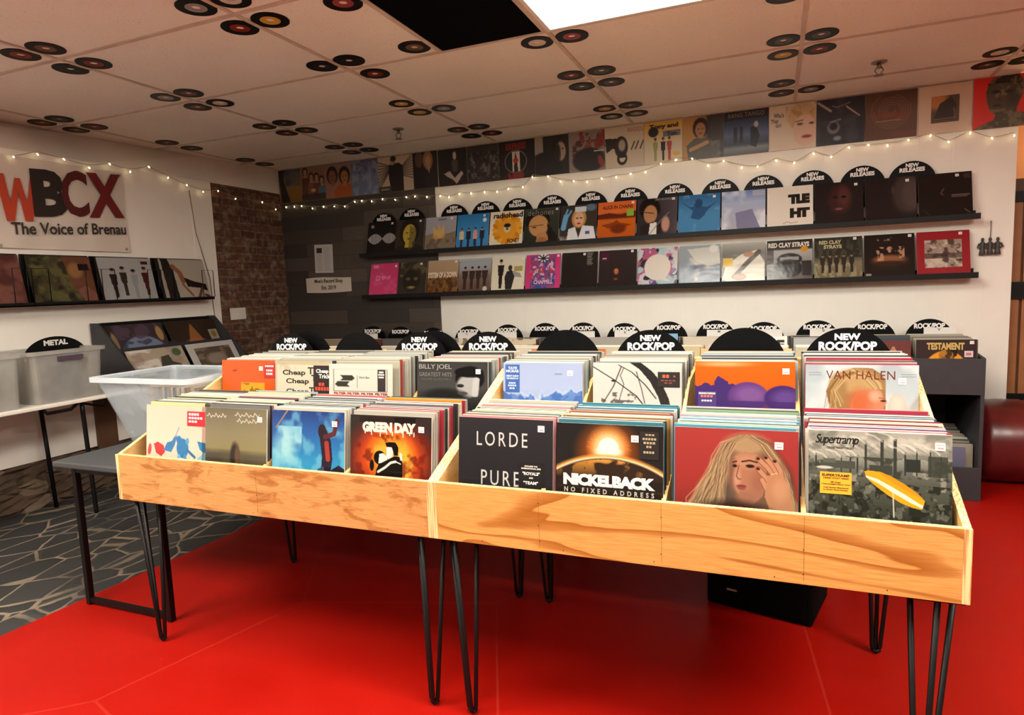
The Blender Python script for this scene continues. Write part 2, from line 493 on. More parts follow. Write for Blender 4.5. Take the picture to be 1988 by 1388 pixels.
def white_wall(name, axis, c='ded5c8', pitch=.203):
    m, nt, b = mat_base(name)
    tc = N_(nt, 'ShaderNodeTexCoord'); sp = N_(nt, 'ShaderNodeSeparateXYZ'); nt.links.new(tc.outputs['Object'], sp.inputs[0])
    x = math_(nt, 'FRACT', math_(nt, 'DIVIDE', sp.outputs[axis], pitch))
    g = ramp(nt, x, [(0, (0,) * 3), (.012, (0,) * 3), (.03, (1,) * 3), (1, (1,) * 3)])
    f = noise(nt, mapping(nt), 5, 4)
    c = L(c)
    nt.links.new(ramp(nt, f, [(.3, tuple(x * .96 for x in c)), (.7, c)]), b.inputs['Base Color'])
    b.inputs['Roughness'].default_value = .55
    bump(nt, b, math_(nt, 'ADD', g, math_(nt, 'MULTIPLY', f, .25)), .22, .003)
    return m
def leather_mat():
    m, nt, b = mat_base('oxblood_leather')
    v = mapping(nt)
    f = noise(nt, v, 4, 3)
    nt.links.new(ramp(nt, f, [(.3, L('4c1414')), (.7, L('6e2020'))]), b.inputs['Base Color'])
    b.inputs['Roughness'].default_value = .3
    bump(nt, b, noise(nt, v, 160, 2), .12, .002)
    return m
def clear_plastic(name, tint, clear, rough=.35):
    m, nt, b = mat_base(name)
    out = nt.nodes['Material Output']
    b.inputs['Base Color'].default_value = (*tint, 1); b.inputs['Roughness'].default_value = rough
    b.inputs['Specular IOR Level'].default_value = .5
    tr = N_(nt, 'ShaderNodeBsdfTransparent'); tr.inputs[0].default_value = (.93, .95, .96, 1)
    tl = N_(nt, 'ShaderNodeBsdfTranslucent'); tl.inputs[0].default_value = (*tint, 1)
    m1 = N_(nt, 'ShaderNodeMixShader'); m1.inputs[0].default_value = .45
    nt.links.new(b.outputs[0], m1.inputs[1]); nt.links.new(tl.outputs[0], m1.inputs[2])
    m2 = N_(nt, 'ShaderNodeMixShader')
    f = noise(nt, mapping(nt), 6, 2)
    mr = ramp(nt, f, [(.3, (clear - .08,) * 3), (.7, (clear + .08,) * 3)])
    nt.links.new(mr, m2.inputs[0])
    nt.links.new(m1.outputs[0], m2.inputs[1]); nt.links.new(tr.outputs[0], m2.inputs[2])
    nt.links.new(m2.outputs[0], out.inputs[0])
    return m
def emit(name, c, e):
    m, nt, b = mat_base(name)
    em = N_(nt, 'ShaderNodeEmission'); em.inputs[0].default_value = (*c[:3], 1); em.inputs[1].default_value = e
    nt.links.new(em.outputs[0], nt.nodes['Material Output'].inputs[0])
    return m
M_red = floor_red(); M_stone = floor_stone(); M_brick = brick_mat(); M_rubble = rubble_mat(); M_tile = ceil_mat()
M_planks = plank_mat(); M_wallw = white_wall('white_wall_boards', 0, 'f0ebe2'); M_walll = white_wall('white_plaster', 1, 'ece5db', 5.0); M_leather = leather_mat()
M_bar = plain('painted_grid_bar', 'c4b2a4', .55, 0, 10)
M_tub = clear_plastic('frosted_plastic', (.72, .78, .83), .74)
M_rim = clear_plastic('frosted_plastic_rim', (.80, .86, .90), .25)
M_tubd = clear_plastic('dusty_plastic', (.62, .60, .55), .55)
M_bulb = emit('warm_bulb', (1.0, .80, .40), 6.0)
M_panel = emit('light_diffuser', LIGHT_COL, PANEL_E)
M_room = emit('room_light_diffuser', LIGHT_COL, ROOM_E)
M_room_side = emit('side_light_diffuser', LIGHT_COL, ROOM_E * 1.8)

# ================================================================== THE ROOM
WL = -2.447                                     # plane of the left wall
def boxobj(name, a, b, mat, parent=None, bevel=0):
    return MB().box(a, b).build(name, mat, parent, bevel=bevel)
# floor: stone paving on the left, red paint from a slanting line onwards; unseen outer parts made pale to cut red bounce
fl = MB()
P = [(-.82, -4.5), (-.60, 0.0)]
ex = lambda y: P[0][0] + (y - P[0][1]) * (P[1][0] - P[0][0]) / (P[1][1] - P[0][1])
fl.add([(-3.0, -8.6, 0), (ex(-8.6), -8.6, 0), (ex(2.0), 2.0, 0), (-3.0, 2.0, 0)], [(0, 1, 2, 3)], mat=0)
fl.add([(ex(-6.2), -6.2, 0), (4.9, -6.2, 0), (4.9, 2.0, 0), (ex(2.0), 2.0, 0)], [(0, 1, 2, 3)], mat=1)
fl.add([(ex(-8.6), -8.6, 0), (6.4, -8.6, 0), (6.4, -6.2, 0), (ex(-6.2), -6.2, 0)], [(0, 1, 2, 3)], mat=2)
fl.add([(4.9, -6.2, 0), (6.4, -6.2, 0), (6.4, 2.0, 0), (4.9, 2.0, 0)], [(0, 1, 2, 3)], mat=2)
fl.add([(-3.0, -8.6, -.05), (6.4, -8.6, -.05), (6.4, 2.0, -.05), (-3.0, 2.0, -.05)], [(3, 2, 1, 0)], mat=0)
struct(fl.build('floor', [M_stone, M_red, plain('pale_unseen_floor', 'b8ab98', .5, 0, 3)]))  # pale slot: unseen floor, toned to keep red bounce off the ceiling
# back wall: white boards, and weathered planks at its left end
struct(boxobj('wall_back', (-2.6, .004, 0), (3.826, .12, H), M_wallw))
struct(boxobj('wall_back_planks', (WL - .01, -.012, 0), (-.642, .004, 2.365), M_planks))
wl = MB().prism([(-8.6, .335), (-.915, .335), (-.915, 2.46), (-8.6, 2.46)], 0, WL - .12, WL)
def flare(y0, y1):                              # above picture height the wall leans back towards the viewer's end
    t0, t1 = -2.49 + .10 * y0, -2.49 + .10 * y1
    wl.hexa([(WL, y0, 2.46), (WL, y1, 2.46), (WL - .12, y1, 2.46), (WL - .12, y0, 2.46), (t0, y0, H), (t1, y1, H), (min(t1, WL) - .2, y1, H), (min(t0, WL) - .2, y0, H)])
for y0, y1 in ((-8.6, -4.0), (-4.0, -2.0), (-2.0, -.915), (-.915, .004)): flare(y0, y1)
struct(wl.build('wall_left', M_walll))
struct(boxobj('wall_left_brick', (WL - .12, -.915, 0), (WL - .008, .004, 2.46), M_brick))
rb = MB(); rg = np.random.default_rng(5)
ny, nz = 120, 14
Y, Z = np.meshgrid(np.linspace(-8.6, -.915, ny), np.linspace(0, .335, nz))
X = WL - .05 + rg.random(Y.shape) * .05
k = np.arange((nz - 1) * (ny - 1)); r = k // (ny - 1); c = k % (ny - 1); q = r * ny + c
rb.add(np.stack([X, Y, Z], -1).reshape(-1, 3), np.stack([q, q + 1, q + ny + 1, q + ny], 1).tolist())
rb.box((WL - .12, -8.6, 0), (WL - .06, -.915, .335))
struct(rb.build('wall_left_footing', M_rubble))
M_shop = plain('dark_shop_wall', '5a4a3e', .8, 0, 2)  # for the unseen walls; dark tone chosen to deepen shadows under the bins
struct(boxobj('wall_front', (-3.4, -8.7, 0), (6.4, -8.6, H), M_shop))
struct(boxobj('wall_right', (6.3, -8.6, 0), (6.4, 2.0, H), M_shop))
M_peach = plain('peach_wall_paint', 'd9a888', .6, 0, 5, amt=.04)
struct(boxobj('wall_passage', (3.826, .55, 0), (6.4, .65, H), M_peach))
# slatted wooden door just past the end of the white wall
dr = boxobj('door_1', (3.832, .10, .06), (4.75, .115, 2.02), M_brown); struct(dr)
M_slat = plain('orange_brown_slats', '9a6238', .5, 0, 8)
for i in range(13):
    x = 3.842 + i * .07
    boxobj('slat', (x, .075, .50), (x + .052, .10, 1.88), M_slat, dr)
for z0, z1 in ((1.86, 1.93), (1.19, 1.31), (.44, .52)):
    boxobj('crossbar', (3.835, .05, z0), (4.75, .078, z1), M_blk, dr)
# ceiling: tiles, painted bars, one black tile
struct(boxobj('ceiling', (-3.7, -8.7, H), (6.4, 2.0, H + .05), M_tile))
ROWS = [-.44 - .8643 * i for i in range(10)]
cg = MB()
for y in ROWS: cg.box((WL - .3, y - .012, H - .006), (6.3, y + .012, H + .001))
for i in range(-2, 6):
    x = i * 1.2192
    cg.box((x - .012, -8.6, H - .0055), (x + .012, 0.0 if x < 3.8 else .5, H + .001))
for xx in (.607, 1.207): cg.box((xx - .014, ROWS[3], H - .005), (xx + .014, ROWS[2], H + .001))
cg.box((WL, -.02, H - .008), (3.82, .003, H + .001))
struct(cg.build('trim_1', M_bar))
bt = MB().box((.624, ROWS[3] + .014, H - .004), (1.190, ROWS[2] - .014, H + .002)).build('ceiling_tile', plain('black_tile_paint', '040305', .9, 0, 25, .05))
tag(bt, 'black painted ceiling tile beside the bright light panel', 'ceiling tile')
# fluorescent panels in the ceiling, the last one added as fill
def light_panel(x0, x1, y0, y1, mat, label):
    t = thing('ceiling_light', label, 'ceiling light', ((x0 + x1) / 2, (y0 + y1) / 2, H), 'fluorescent ceiling panels')
    cx, cy = (x1 - x0) / 2, (y1 - y0) / 2
    f = MB(); w = .022
    for a, b in (((-cx, -cy, -.012), (cx, -cy + w, .004)), ((-cx, cy - w, -.012), (cx, cy, .004)), ((-cx, -cy + w, -.012), (-cx + w, cy - w, .004)), ((cx - w, -cy + w, -.012), (cx, cy - w, .004))):
        f.box(a, b)
    f.build('frame', M_white, t)
    MB().box((-cx + w, -cy + w, -.008), (cx - w, cy - w, .002)).build('diffuser', mat, t)
light_panel(1.226, 2.426, ROWS[3] + .014, ROWS[2] - .014, M_panel, 'bright white light panel in the ceiling beside the black tile')
light_panel(1.226, 2.426, ROWS[5] + .014, ROWS[4] - .014, M_room, 'lit ceiling panel in front of the plywood bins')
light_panel(1.226, 2.426, ROWS[8] + .014, ROWS[7] - .014, M_room, 'lit ceiling panel at the front of the room')
light_panel(3.664, 4.864, ROWS[5] + .014, ROWS[4] - .014, M_room_side, 'lit ceiling panel towards the right wall')
light_panel(-1.2122, -.0122, ROWS[6] + .014, ROWS[5] - .014, M_room_side, 'added unseen ceiling panel that brightens the left wall')  # added fill panel, brightens the left wall and floor
# warm lamp in the passage beyond the door
lt = thing('wall_lamp', 'warm lamp in the passage behind the slatted door', 'lamp', (4.35, .42, 2.25))
MB().lathe([(.03, -.1), (.09, -.08), (.1, 0), (.07, .09), (.02, .1)], 16).build('lamp_shade', emit('amber_shade', (1, .55, .22), 9), lt)
MB().tube([(0, 0, 0), (0, .13, .0)], .012).build('arm', M_blk, lt)

# ------------------------------------------------------------------ singles stuck to the ceiling, four round each crossing of the bars
M_single = printed('single_vinyl', .4, .12)
_sd = {}
def single_mesh(c):
    if c not in _sd:
        mb = MB()
        bk = L('100e0f'); n = 40
        z0, z1 = -.0035, 0
        prof = [(.0875, z1), (.0875, z0), (.047, z0)]
        mb.lathe(prof, n, col=bk, cap=False, smooth=False)
        mb.lathe([(.047, z0), (.0455, z0 - .0004), (.02, z0 - .0004), (.019, z0), (.019, z1)], n, col=L(c), cap=False, smooth=False)
        mb.lathe([(.019, z1), (.0875, z1)], n, col=bk, cap=False, smooth=False)
        _sd[c] = mb.mesh('single_record', [M_single])
    return _sd[c]
LBL = {'r': ('7a2c20', 'dark red'), 'g': ('c59a45', 'gold'), 'y': ('8c8a86', 'grey'), 'w': ('cfc4b6', 'cream'), 'k': ('1f1c1d', 'black'), 'p': ('8f3f44', 'rose'), 'b': ('6c4a35', 'brown'), 's': ('4c4a4a', 'slate')}
QN = ['near left', 'near right', 'far left', 'far right']
CN = {-2: 'beside left wall', -1: 'one bay from left wall', 0: 'left of black tile', 1: 'by light panel edge', 2: 'right of light panel', 3: 'at far right', .5: 'at black tile edge'}
RN = ['rear row', 'second row', 'third row', 'front row']
CL = [(0, -2, ' s s'), (0, -1, 'sksk'), (0, 0, 'bskr'), (0, 1, 'gsyy'), (0, 2, 's sy'), (0, 3, 'wksk'),
      (1, -2, ' b s'), (1, -1, 'bkrb'), (1, 0, 'g gy'), (1, 1, 'rsss'), (1, 2, 'ssgr'),
      (2, -2, 'bsbr'), (2, -1, 'ybbw'), (2, 0, 'kk r'), (2, .5, 'b   '), (2, 1, '  wp'), (2, 2, '  s '),
      (3, -1, 'rbkr'), (3, 0, 'ywrg'), (3, .5, '  p ')]
for r, c, qs in CL:
    for i, q in enumerate(qs):
        if q == ' ': continue
        x = (c * 1.2192 if c != .5 else .607) + (.096 if i % 2 else -.096) + rnd.uniform(-.004, .004)
        y = ROWS[r] + (.125 if i > 1 else -.125) + rnd.uniform(-.004, .004)
        o = bpy.data.objects.new('single_record', single_mesh(LBL[q][0])); COL.objects.link(o)
        o.location = (x, y, H - .0004)
        tag(o, '%s label single, %s of ceiling cluster, %s, %s' % (LBL[q][1], QN[i], RN[r], CN[c]), 'vinyl single', 'singles stuck to the ceiling')
# sprinkler heads
for i, (x, y, lb) in enumerate(((-.495, -.836, 'small dark sprinkler head on the ceiling above the dark planks'), (2.897, -.735, 'brass sprinkler head on the ceiling at the right'))):
    t = thing('sprinkler_head', lb, 'sprinkler', (x, y, H), 'sprinkler heads')
    MB().lathe([(.045, 0), (.045, -.006), (.03, -.01)], 20).build('escutcheon', M_chrome, t)
    b = MB().lathe([(.012, -.008), (.012, -.035), (.006, -.04)], 12)
    for s in (-1, 1): b.tube([(s * .01, 0, -.03), (s * .024, 0, -.05), (s * .01, 0, -.072), (0, 0, -.076)], .004, 6)
    b.build('body', M_chrome, t)
    MB().lathe([(.004, -.074), (.028, -.078), (.03, -.082), (.004, -.084)], 16).build('deflector', M_chrome, t)

# ================================================================== WOODEN RECORD BINS
BW = 1.4277; BX = -.126; BY0 = -3.736; BY1 = -2.76; PZ0, PZ1 = .628, .812
def hairpin(fx, fy, parent, sx, sy):
    """three rods from a plate under the box down to one bent foot"""
    mb = MB(); zt = PZ0 - .003
    mb.box((fx - .055, fy - .055, zt - .006), (fx + .055, fy + .055, zt))
    tops = [(fx - .048, fy + sy * .02), (fx + .0, fy - sy * .045), (fx + .048, fy + sy * .02)]
    foot = (fx + sx * .012, fy, .012)
    for k, (a, b) in enumerate(tops):
        o = (k - 1) * .013
        mb.tube([(a, b, zt), (foot[0] + o, foot[1] + (0 if k != 1 else -sy * .01), .03), (foot[0] + o * .4, foot[1], .012)], .0075, 8)
    mb.tube([(foot[0] - .013, foot[1], .02), (foot[0], foot[1], .009), (foot[0] + .013, foot[1], .02)], .0085, 8)
    return mb.build('leg', M_blk, parent)
def record_bin(x0, label, mface, turned=False):
    t = thing('record_bin', label, 'record bin', (0, 0, 0), 'plywood record bins on hairpin legs')
    if turned: t.location = (2 * x0 + BW, 2 * -2.745, 0); t.rotation_euler = (0, 0, math.pi)
    x1 = x0 + BW; T = .018
    pr = [(BY0, PZ0), (BY1, PZ0), (BY1, 1.10), (-3.09, 1.085), (BY0 + .012, PZ1), (BY0, PZ1)]
    for a, nm in ((x0, 'side_panel'), (x1 - T, 'side_panel')):
        mb = MB().prism(pr, 0, a, a + T, mat=0)
        for i in (2, 3, 4): # sawn top edges show the plies
            mb.m[2 + i - 0] = 1
        mb.m[2 + 5] = 1
        mb.build(nm, [M_ply_in, M_ply_e], t, bevel=.0012)
    fp = MB().box((x0 + T, BY0, PZ0), (x1 - T, BY0 + T, PZ1), mat=0); fp.m[1] = 1
    fo = fp.build('front_panel', [mface, M_ply_e], t, bevel=.0012)
    nb = MB()
    for f in (.25, .5, .75) if mface is M_ply_b else (.5,):     # pencilled divider lines and nail heads
        x = x0 + BW * f
        nb.box((x - .0005, BY0 - .0003, PZ0 + .01), (x + .0005, BY0 + .001, PZ1 - .004), L('8a5a2a'))
        for z in (PZ0 + .03, PZ0 + .085, PZ0 + .15): nb.lathe([(.0018, BY0 - .0005), (.0018, BY0 + .001)], 8, (x + rnd.uniform(-.002, .002), 0, z + rnd.uniform(-.01, .01)), 1, L('4a3018'))
    for i in range(5): nb.lathe([(.0018, BY0 - .0005), (.0018, BY0 + .001)], 8, (x0 + BW * (.1 + .2 * i) + rnd.uniform(-.03, .03), 0, PZ0 + .012), 1, L('4a3018'))
    nb.build('nail_marks', M_card, fo)
    boxobj('back_panel', (x0 + T, BY1 - T, PZ0), (x1 - T, BY1, 1.095), M_ply_in, t, .001)
    boxobj('bottom_panel', (x0 + T, BY0 + T, PZ0 + .002), (x1 - T, BY1 - T, .690), M_ply_in, t)
    boxobj('rear_step', (x0 + T, -3.30, .690), (x1 - T, BY1 - T, .80), M_ply_in, t)
    for k in (1, 2, 3):
        x = x0 + BW * k / 4
        pp = [(BY0 + T, PZ0 + .02), (BY1 - T, PZ0 + .02), (BY1 - T, 1.09), (-3.10, 1.05), (-3.30, .93), (BY0 + T + .02, PZ1 - .012), (BY0 + T, PZ1 - .012)]
        MB().prism(pp, 0, x - .006, x + .006).build('divider', M_ply_in, t)
    for lx, sx in ((x0 + .06, 1), (x1 - .06, -1)):
        for ly, sy in ((-3.665, 1), (-3.22 if turned else -2.87, -1)): hairpin(lx, ly, t, sx, sy)
    return t
record_bin(BX, 'left plywood record bin with blotchy front, ending beside the clear tub', M_ply_a)
record_bin(BX + BW, 'right plywood record bin with flowing dark grain on its front', M_ply_b)
record_bin(BX, 'plywood record bin standing back to back behind the left bin', M_ply_a, True)
record_bin(BX + BW, 'plywood record bin standing back to back behind the right bin', M_ply_b, True)
# pencil and nail marks stay in the grain; speaker under the right bin
t = thing('speaker_cabinet', 'black carpeted speaker cabinet on the red floor under the right bin', 'speaker', (2.24, -2.70, 0), rot=(0, 0, -.245))
MB().box((-.215, 0, 0), (.215, .32, .40)).build('cabinet', M_spk, t, bevel=.012)
MB().box((-.19, -.012, .025), (.19, 0, .38)).build('grille', plain('black_grille_cloth', '040405', .9, 0, 500, .08), t, bevel=.008)
b = MB().box((-.122, -.016, .085), (-.08, -.012, .093), L('8a8a8c')); b.build('badge', M_sign, t)

# ------------------------------------------------------------------ half-hidden record discs used as section signs
def disc_sign(name, words, loc, r, label, cat='section sign', group=None, lean=.0, sc=1.0, col='f2efec', rz=0):
    mb = MB()
    n = 64
    mb.lathe([(r, -.0012), (r, .0012)], n, ax=1, col=L('070708'), smooth=False)
    for rr in (.95, .88, .8, .7): # faint groove rings
        mb.lathe([(r * rr, -.0014), (r * (rr - .01), -.0014)], n, ax=1, col=L('101011'), smooth=False, cap=False)
    ob = mb.build(name, M_disc)
    ob.location = loc; ob.rotation_euler = (-lean, 0, rz)
    tag(ob, label, cat, group)
    if words:
        lb = MB()
        for w, x0, z0, x1, z1 in words:
            put_text(lb, w, (x0 * r, -.0022, z0 * r), ((x1 - x0) * r, 0, 0), (0, 0, (z1 - z0) * r), L(col), .045)
        lb.build('lettering', M_sign, ob)
    return ob
BC = [BX + BW / 4 * (k + .5) for k in range(8)]
zc = 1.218 - .15
NEWW = [('NEW', -.28, .70, .28, .86), ('ROCK/POP', -.63, .45, .63, .665)]
where = ['the olive cover', 'the cream typewriter-letter cover', 'the cream book-emblem cover', 'the grey portrait cover', 'the pale blue wave cover', 'the dark strap cover', 'the orange and purple cover', 'the pale blue cover with fair hair']
where[0] = 'the orange cover with a yellow square'
XD = [.021, .428, .769, 1.12, 1.485, 1.839, 2.198, 2.547]
for k in range(8):
    plainone = k in (1, 4, 6)
    disc_sign('section_sign', None if plainone else NEWW, (XD[k], -2.85, zc + (.004 if plainone else 0)), .15,
              ('plain black record disc standing behind %s' if plainone else 'black disc sign reading NEW ROCK/POP behind %s') % where[k], group='disc signs on the plywood bins', lean=.03)
disc_sign('section_sign', None, (.085, -2.80, zc + .008), .15, 'plain black disc just behind the leftmost NEW ROCK/POP sign', group='disc signs on the plywood bins', lean=.03)
disc_sign('section_sign', None, (.82, -2.80, zc + .004), .15, 'plain black disc peeking from behind the third NEW ROCK/POP sign', group='disc signs on the plywood bins', lean=.03)
# filing boards between the rear sleeves
for x, c, lb in ((.41, 'd8b07c', 'pale'), (1.485, 'a8602a', 'orange-brown'), (2.198, 'c9a06c', 'tan')):
    b = boxobj('filing_board', (x - .165, -2.838, .80), (x + .165, -2.832, 1.14), plain('filing_board_' + lb.split('-')[0], c, .6))
    tag(b, '%s wooden filing board in front of a plain black disc' % lb, 'filing board')

# ================================================================== BLACK RACK ALONG THE BACK WALL
UX0, UX1, UY0, UY1 = -1.50, 3.475, -.875, -.03
u = thing('record_rack', 'long black record rack along the back wall, two tiers', 'record rack')
boxobj('upper_front', (UX0, UY0, .655), (UX1, UY0 + .018, .875), M_blkp, u, .002)
boxobj('lower_front', (UX0, UY0, .0), (UX1, UY0 + .018, .205), M_blkp, u, .002)
boxobj('upper_shelf', (UX0, UY0 + .018, .655), (UX1, UY1, .672), M_blkp, u)
boxobj('lower_shelf', (UX0, UY0 + .018, .03), (UX1, UY1, .05), M_blkp, u)
boxobj('back_board', (UX0, UY1 - .015, .03), (UX1, UY1, .95), M_blkp, u)
for i in range(15):
    x = UX0 + .01 + i * (UX1 - UX0 - .02) / 14
    MB().prism([(UY0 + .004, .0), (UY1 - .015, .0), (UY1 - .015, .95), (UY0 + .004, .878)], 0, x - .01, x + .01).build('end_panel' if i in (0, 14) else 'divider', M_blkp, u)
XU = [-1.29, -.98, -.63, -.26, .12, .47, .81, 1.16, 1.52, 1.88, 2.23, 2.60, 2.96, 3.31]
LET = {0: 'A', 3: 'C', 4: 'J', 6: 'I', 7: 'K', 9: 'M', 10: 'R', 11: 'S', 13: 'V'}
fromleft = ['leftmost', 'second', 'third', 'fourth', 'fifth', 'sixth', 'seventh', 'eighth', 'ninth', 'tenth', 'eleventh', 'twelfth', 'thirteenth', 'last']
ZT = [1.088, 1.079, 1.065, 1.074, 1.083, 1.091, 1.09, 1.08, 1.087, 1.09, 1.072, 1.078, 1.075, 1.077]
M_cardw = plain('white_index_card', 'dcd9d4', .5, 0, 5, amt=.03)
for k, x in enumerate(XU):
    disc_sign('section_sign', [('ROCK/POP', -.62, .55, .62, .80)], (x, -.2, ZT[k] - .15), .15,
              'black disc sign reading ROCK/POP on the back rack, %s from the left' % fromleft[k] if k not in (0, 13) else 'black disc sign reading ROCK/POP at the %s end of the back rack' % ('left' if k == 0 else 'right'),
              group='disc signs on the back rack', lean=.05)
    if k in LET:
        c = MB().box((-.115, -.001, 0), (.07, .001, .34)); c = c.build('index_card', M_cardw, loc=(x + .06, -.33, .685))
        c.rotation_euler = (-.05, 0, 0)
        tag(c, 'white index card lettered %s among the back rack records' % LET[k], 'index card', 'index cards in the back rack')
        if LET[k] in 'ACMVKS':
            m = MB(); put_text(m, LET[k], (-.035, -.0016, .318), (.018, 0, 0), (0, 0, .018), L('30302f')); m.build('lettering', M_sign, c)

# ================================================================== WALL LEDGES
LX0, LX1 = -1.43, 3.60
for z, lb in ((1.776, 'upper'), (1.377, 'lower')):
    t = thing('picture_ledge', '%s long black ledge holding records on the back wall' % lb, 'wall ledge', (0, 0, z), 'black ledges on the back wall')
    boxobj('shelf_board', (LX0, -.13, -.02), (LX1, .0, -.002), M_ledge, t, .002)
    boxobj('front_lip', (LX0, -.142, -.028), (LX1, -.13, .012), M_ledge, t, .002)
    boxobj('back_strip', (LX0, -.012, -.002), (LX1, -.0, .04), M_ledge, t)
NR = [('NEW', -.27, .72, .27, .90), ('RELEASES', -.52, .50, .52, .70)]
XN = [-1.193, -.883, -.431, -.114, .195, .52, .863, 1.199, 1.56, 1.907, 2.223, 2.565, 2.894, 3.206]
nm_ = ['leftmost of the two over the dark planks', 'right one of the two over the dark planks'] + ['%s along the white wall' % s for s in ('first', 'second', 'third', 'fourth', 'fifth', 'sixth', 'seventh', 'eighth', 'ninth', 'tenth', 'eleventh', 'twelfth')]
for k, x in enumerate(XN):
    disc_sign('section_sign', NR, (x, -.035, 2.188 - .15 - (.02 if k == 0 else 0)), .15, 'black disc sign reading NEW RELEASES, ' + nm_[k], group='disc signs above the wall records')

# ================================================================== LEFT SIDE OF THE ROOM
GL = 1.0
# hanging vinyl banner
bt = MB(); ny, nz = 60, 26
Y, Z = np.meshgrid(np.linspace(-3.30, -1.79, ny), np.linspace(1.80, 2.415, nz))
wv = .004 * np.sin(Y * 9 + Z * 4) + .003 * np.sin(Y * 23 - Z * 11)
k = np.arange((nz - 1) * (ny - 1)); r = k // (ny - 1); c = k % (ny - 1); q = r * ny + c
bt.add(np.stack([WL + .014 + wv, Y, Z], -1).reshape(-1, 3), np.stack([q, q + 1, q + ny + 1, q + ny], 1).tolist(), L('cfc4b8'), 0, True)
bn = bt.build('banner', M_sign)
tag(bn, 'white vinyl banner lettered WBCX The Voice of Brenau on the left wall', 'banner')
lb = MB(); xl = WL + .0225
def wall_word(w, y0, z0, y1, z1, dz, col, bold, shear=0.0):
    put_text(lb, w, (xl, y0, z0), (0, y1 - y0, dz), (0, 0, z1 - z0), L(col), bold, 1.0, shear)
def wall_poly(pts, col):
    lb.add([(xl, y, z) for y, z in pts], [tuple(range(len(pts)))], L(col))
W_ = lambda u, v: (-2.72 + u * .275 + v * .012, 1.972 + v * .312 + u * .02)
for st in (((0, 1), (.2, 1), (.38, 0), (.2, 0)), ((.2, .0), (.38, 0), (.56, .92), (.44, .92)), ((.44, .92), (.56, .92), (.8, 0), (.62, 0)), ((.62, 0), (.8, 0), (1.0, 1), (.8, 1))):
    wall_poly([W_(*p) for p in st], 'b5432c'); xl += .0004
xl += .001
wall_word('B', -2.490, 2.021, -2.245, 2.345, .018, '2f2624', .05)
xl += .001
wall_word('C', -2.287, 2.034, -2.09, 2.366, .018, '57211f', .03)
xl += .001
wall_word('X', -2.098, 2.045, -1.815, 2.375, .022, '6b2222', .05)
wall_word('The Voice of Brenau', -2.647, 1.888, -1.815, 1.972, .05, '3a3432', .02)
lb.build('lettering', M_sign, bn)
gm = MB()
for y, z in ((-1.82, 2.39), (-1.82, 1.825), (-2.72, 1.815), (-2.73, 2.395)): gm.lathe([(.011, WL + .018), (.011, WL + .022)], 12, (0, y, z), 0, L('9a9084'))
gm.build('eyelets', M_sign, bn)
# loose cable down the wall
cb = MB().tube([(WL + .006, -1.16, 2.36), (WL + .006, -1.13, 2.0), (WL + .007, -1.02, 1.6), (WL + .006, -1.0, 1.2), (WL + .006, -.99, .82)], .004, 6).build('cable', plain('grey_cable', '7d7166', .6))
tag(cb, 'thin grey cable running down the white wall beside the brick', 'cable')
MB().box((WL + .001, -1.15, 1.2), (WL + .005, -1.09, 2.40)).build('trim_2', M_walll)['kind'] = 'structure'
pl = thing('wall_plate', 'white wall plate on the brick', 'wall plate', (WL - .008, -.71, 1.258))
MB().box((0, -.095, -.055), (.008, .095, .055)).build('plate', M_white, pl, bevel=.002)
MB().box((.008, -.01, -.012), (.016, .03, .004)).build('switch_lever', M_white, pl)
# wall racks with records
def wall_rack(y0, y1, label):
    t = thing('display_rack', label, 'wall rack', (WL, 0, 0), 'wire record racks on the left wall')
    boxobj('back_plate', (.004, y0 - .012, 1.425), (.02, y1 + .005, 1.762), M_blk, t)
    MB().box((.0, y0 - .012, 1.405), (.125, y1 + .02, 1.414)).box((.115, y0 - .012, 1.405), (.125, y1 + .02, 1.432)).build('lip', M_blk, t)
    x = .118
    for a, b in ((y0 - .04, y0 + .10), (y1 - .09, y1 + .03)):
        MB().tube([(x, a, 1.43), (x, a, 1.66), (x, b, 1.66), (x, b, 1.43)], .0035, 6).build('wire_guard', M_blk, t)
WR = [(-1.60, -1.115), (-2.115, -1.645), (-2.60, -2.15), (-3.10, -2.64)]
WRN = ['holding the cover with a bending figure', 'holding the four figure cover', 'holding the woodland cover', 'at the frame edge, holding the reddish cover']
for (a, b), n in zip(WR, WRN): wall_rack(a, b, 'black wire wall rack on the left wall, ' + n)
# white folding table with tubs
t = thing('folding_table', 'white folding table standing along the left wall', 'table')
boxobj('table_top', (-2.43, -4.2, .775), (-1.85, -1.06, .80), M_white, t, .006)
for y in (-2.64, -1.25, -4.0):
    MB().tube([(-1.93, y, .775), (-1.93, y, .70), (-1.95, y + .03, .02), (-1.95, y + .03, .0)], .014, 8).build('leg', M_blk, t)
    MB().tube([(-2.36, y, .775), (-2.36, y + .03, .0)], .014, 8).build('leg', M_blk, t)
MB().tube([(-1.92, -2.90, .775), (-1.92, -2.87, .735), (-1.92, -2.72, .735), (-1.92, -2.66, .775)], .011, 8).tube([(-1.93, -2.64, .76), (-2.0, -2.45, .70), (-2.1, -2.3, .775)], .008, 8).build('locking_bar', M_blk, t)
wp = boxobj('wood_strip', (WL + .004, -2.215, .30), (WL + .03, -2.06, .774), M_brown); tag(wp, 'dark brown wooden strip on the wall under the white table', 'wood strip')
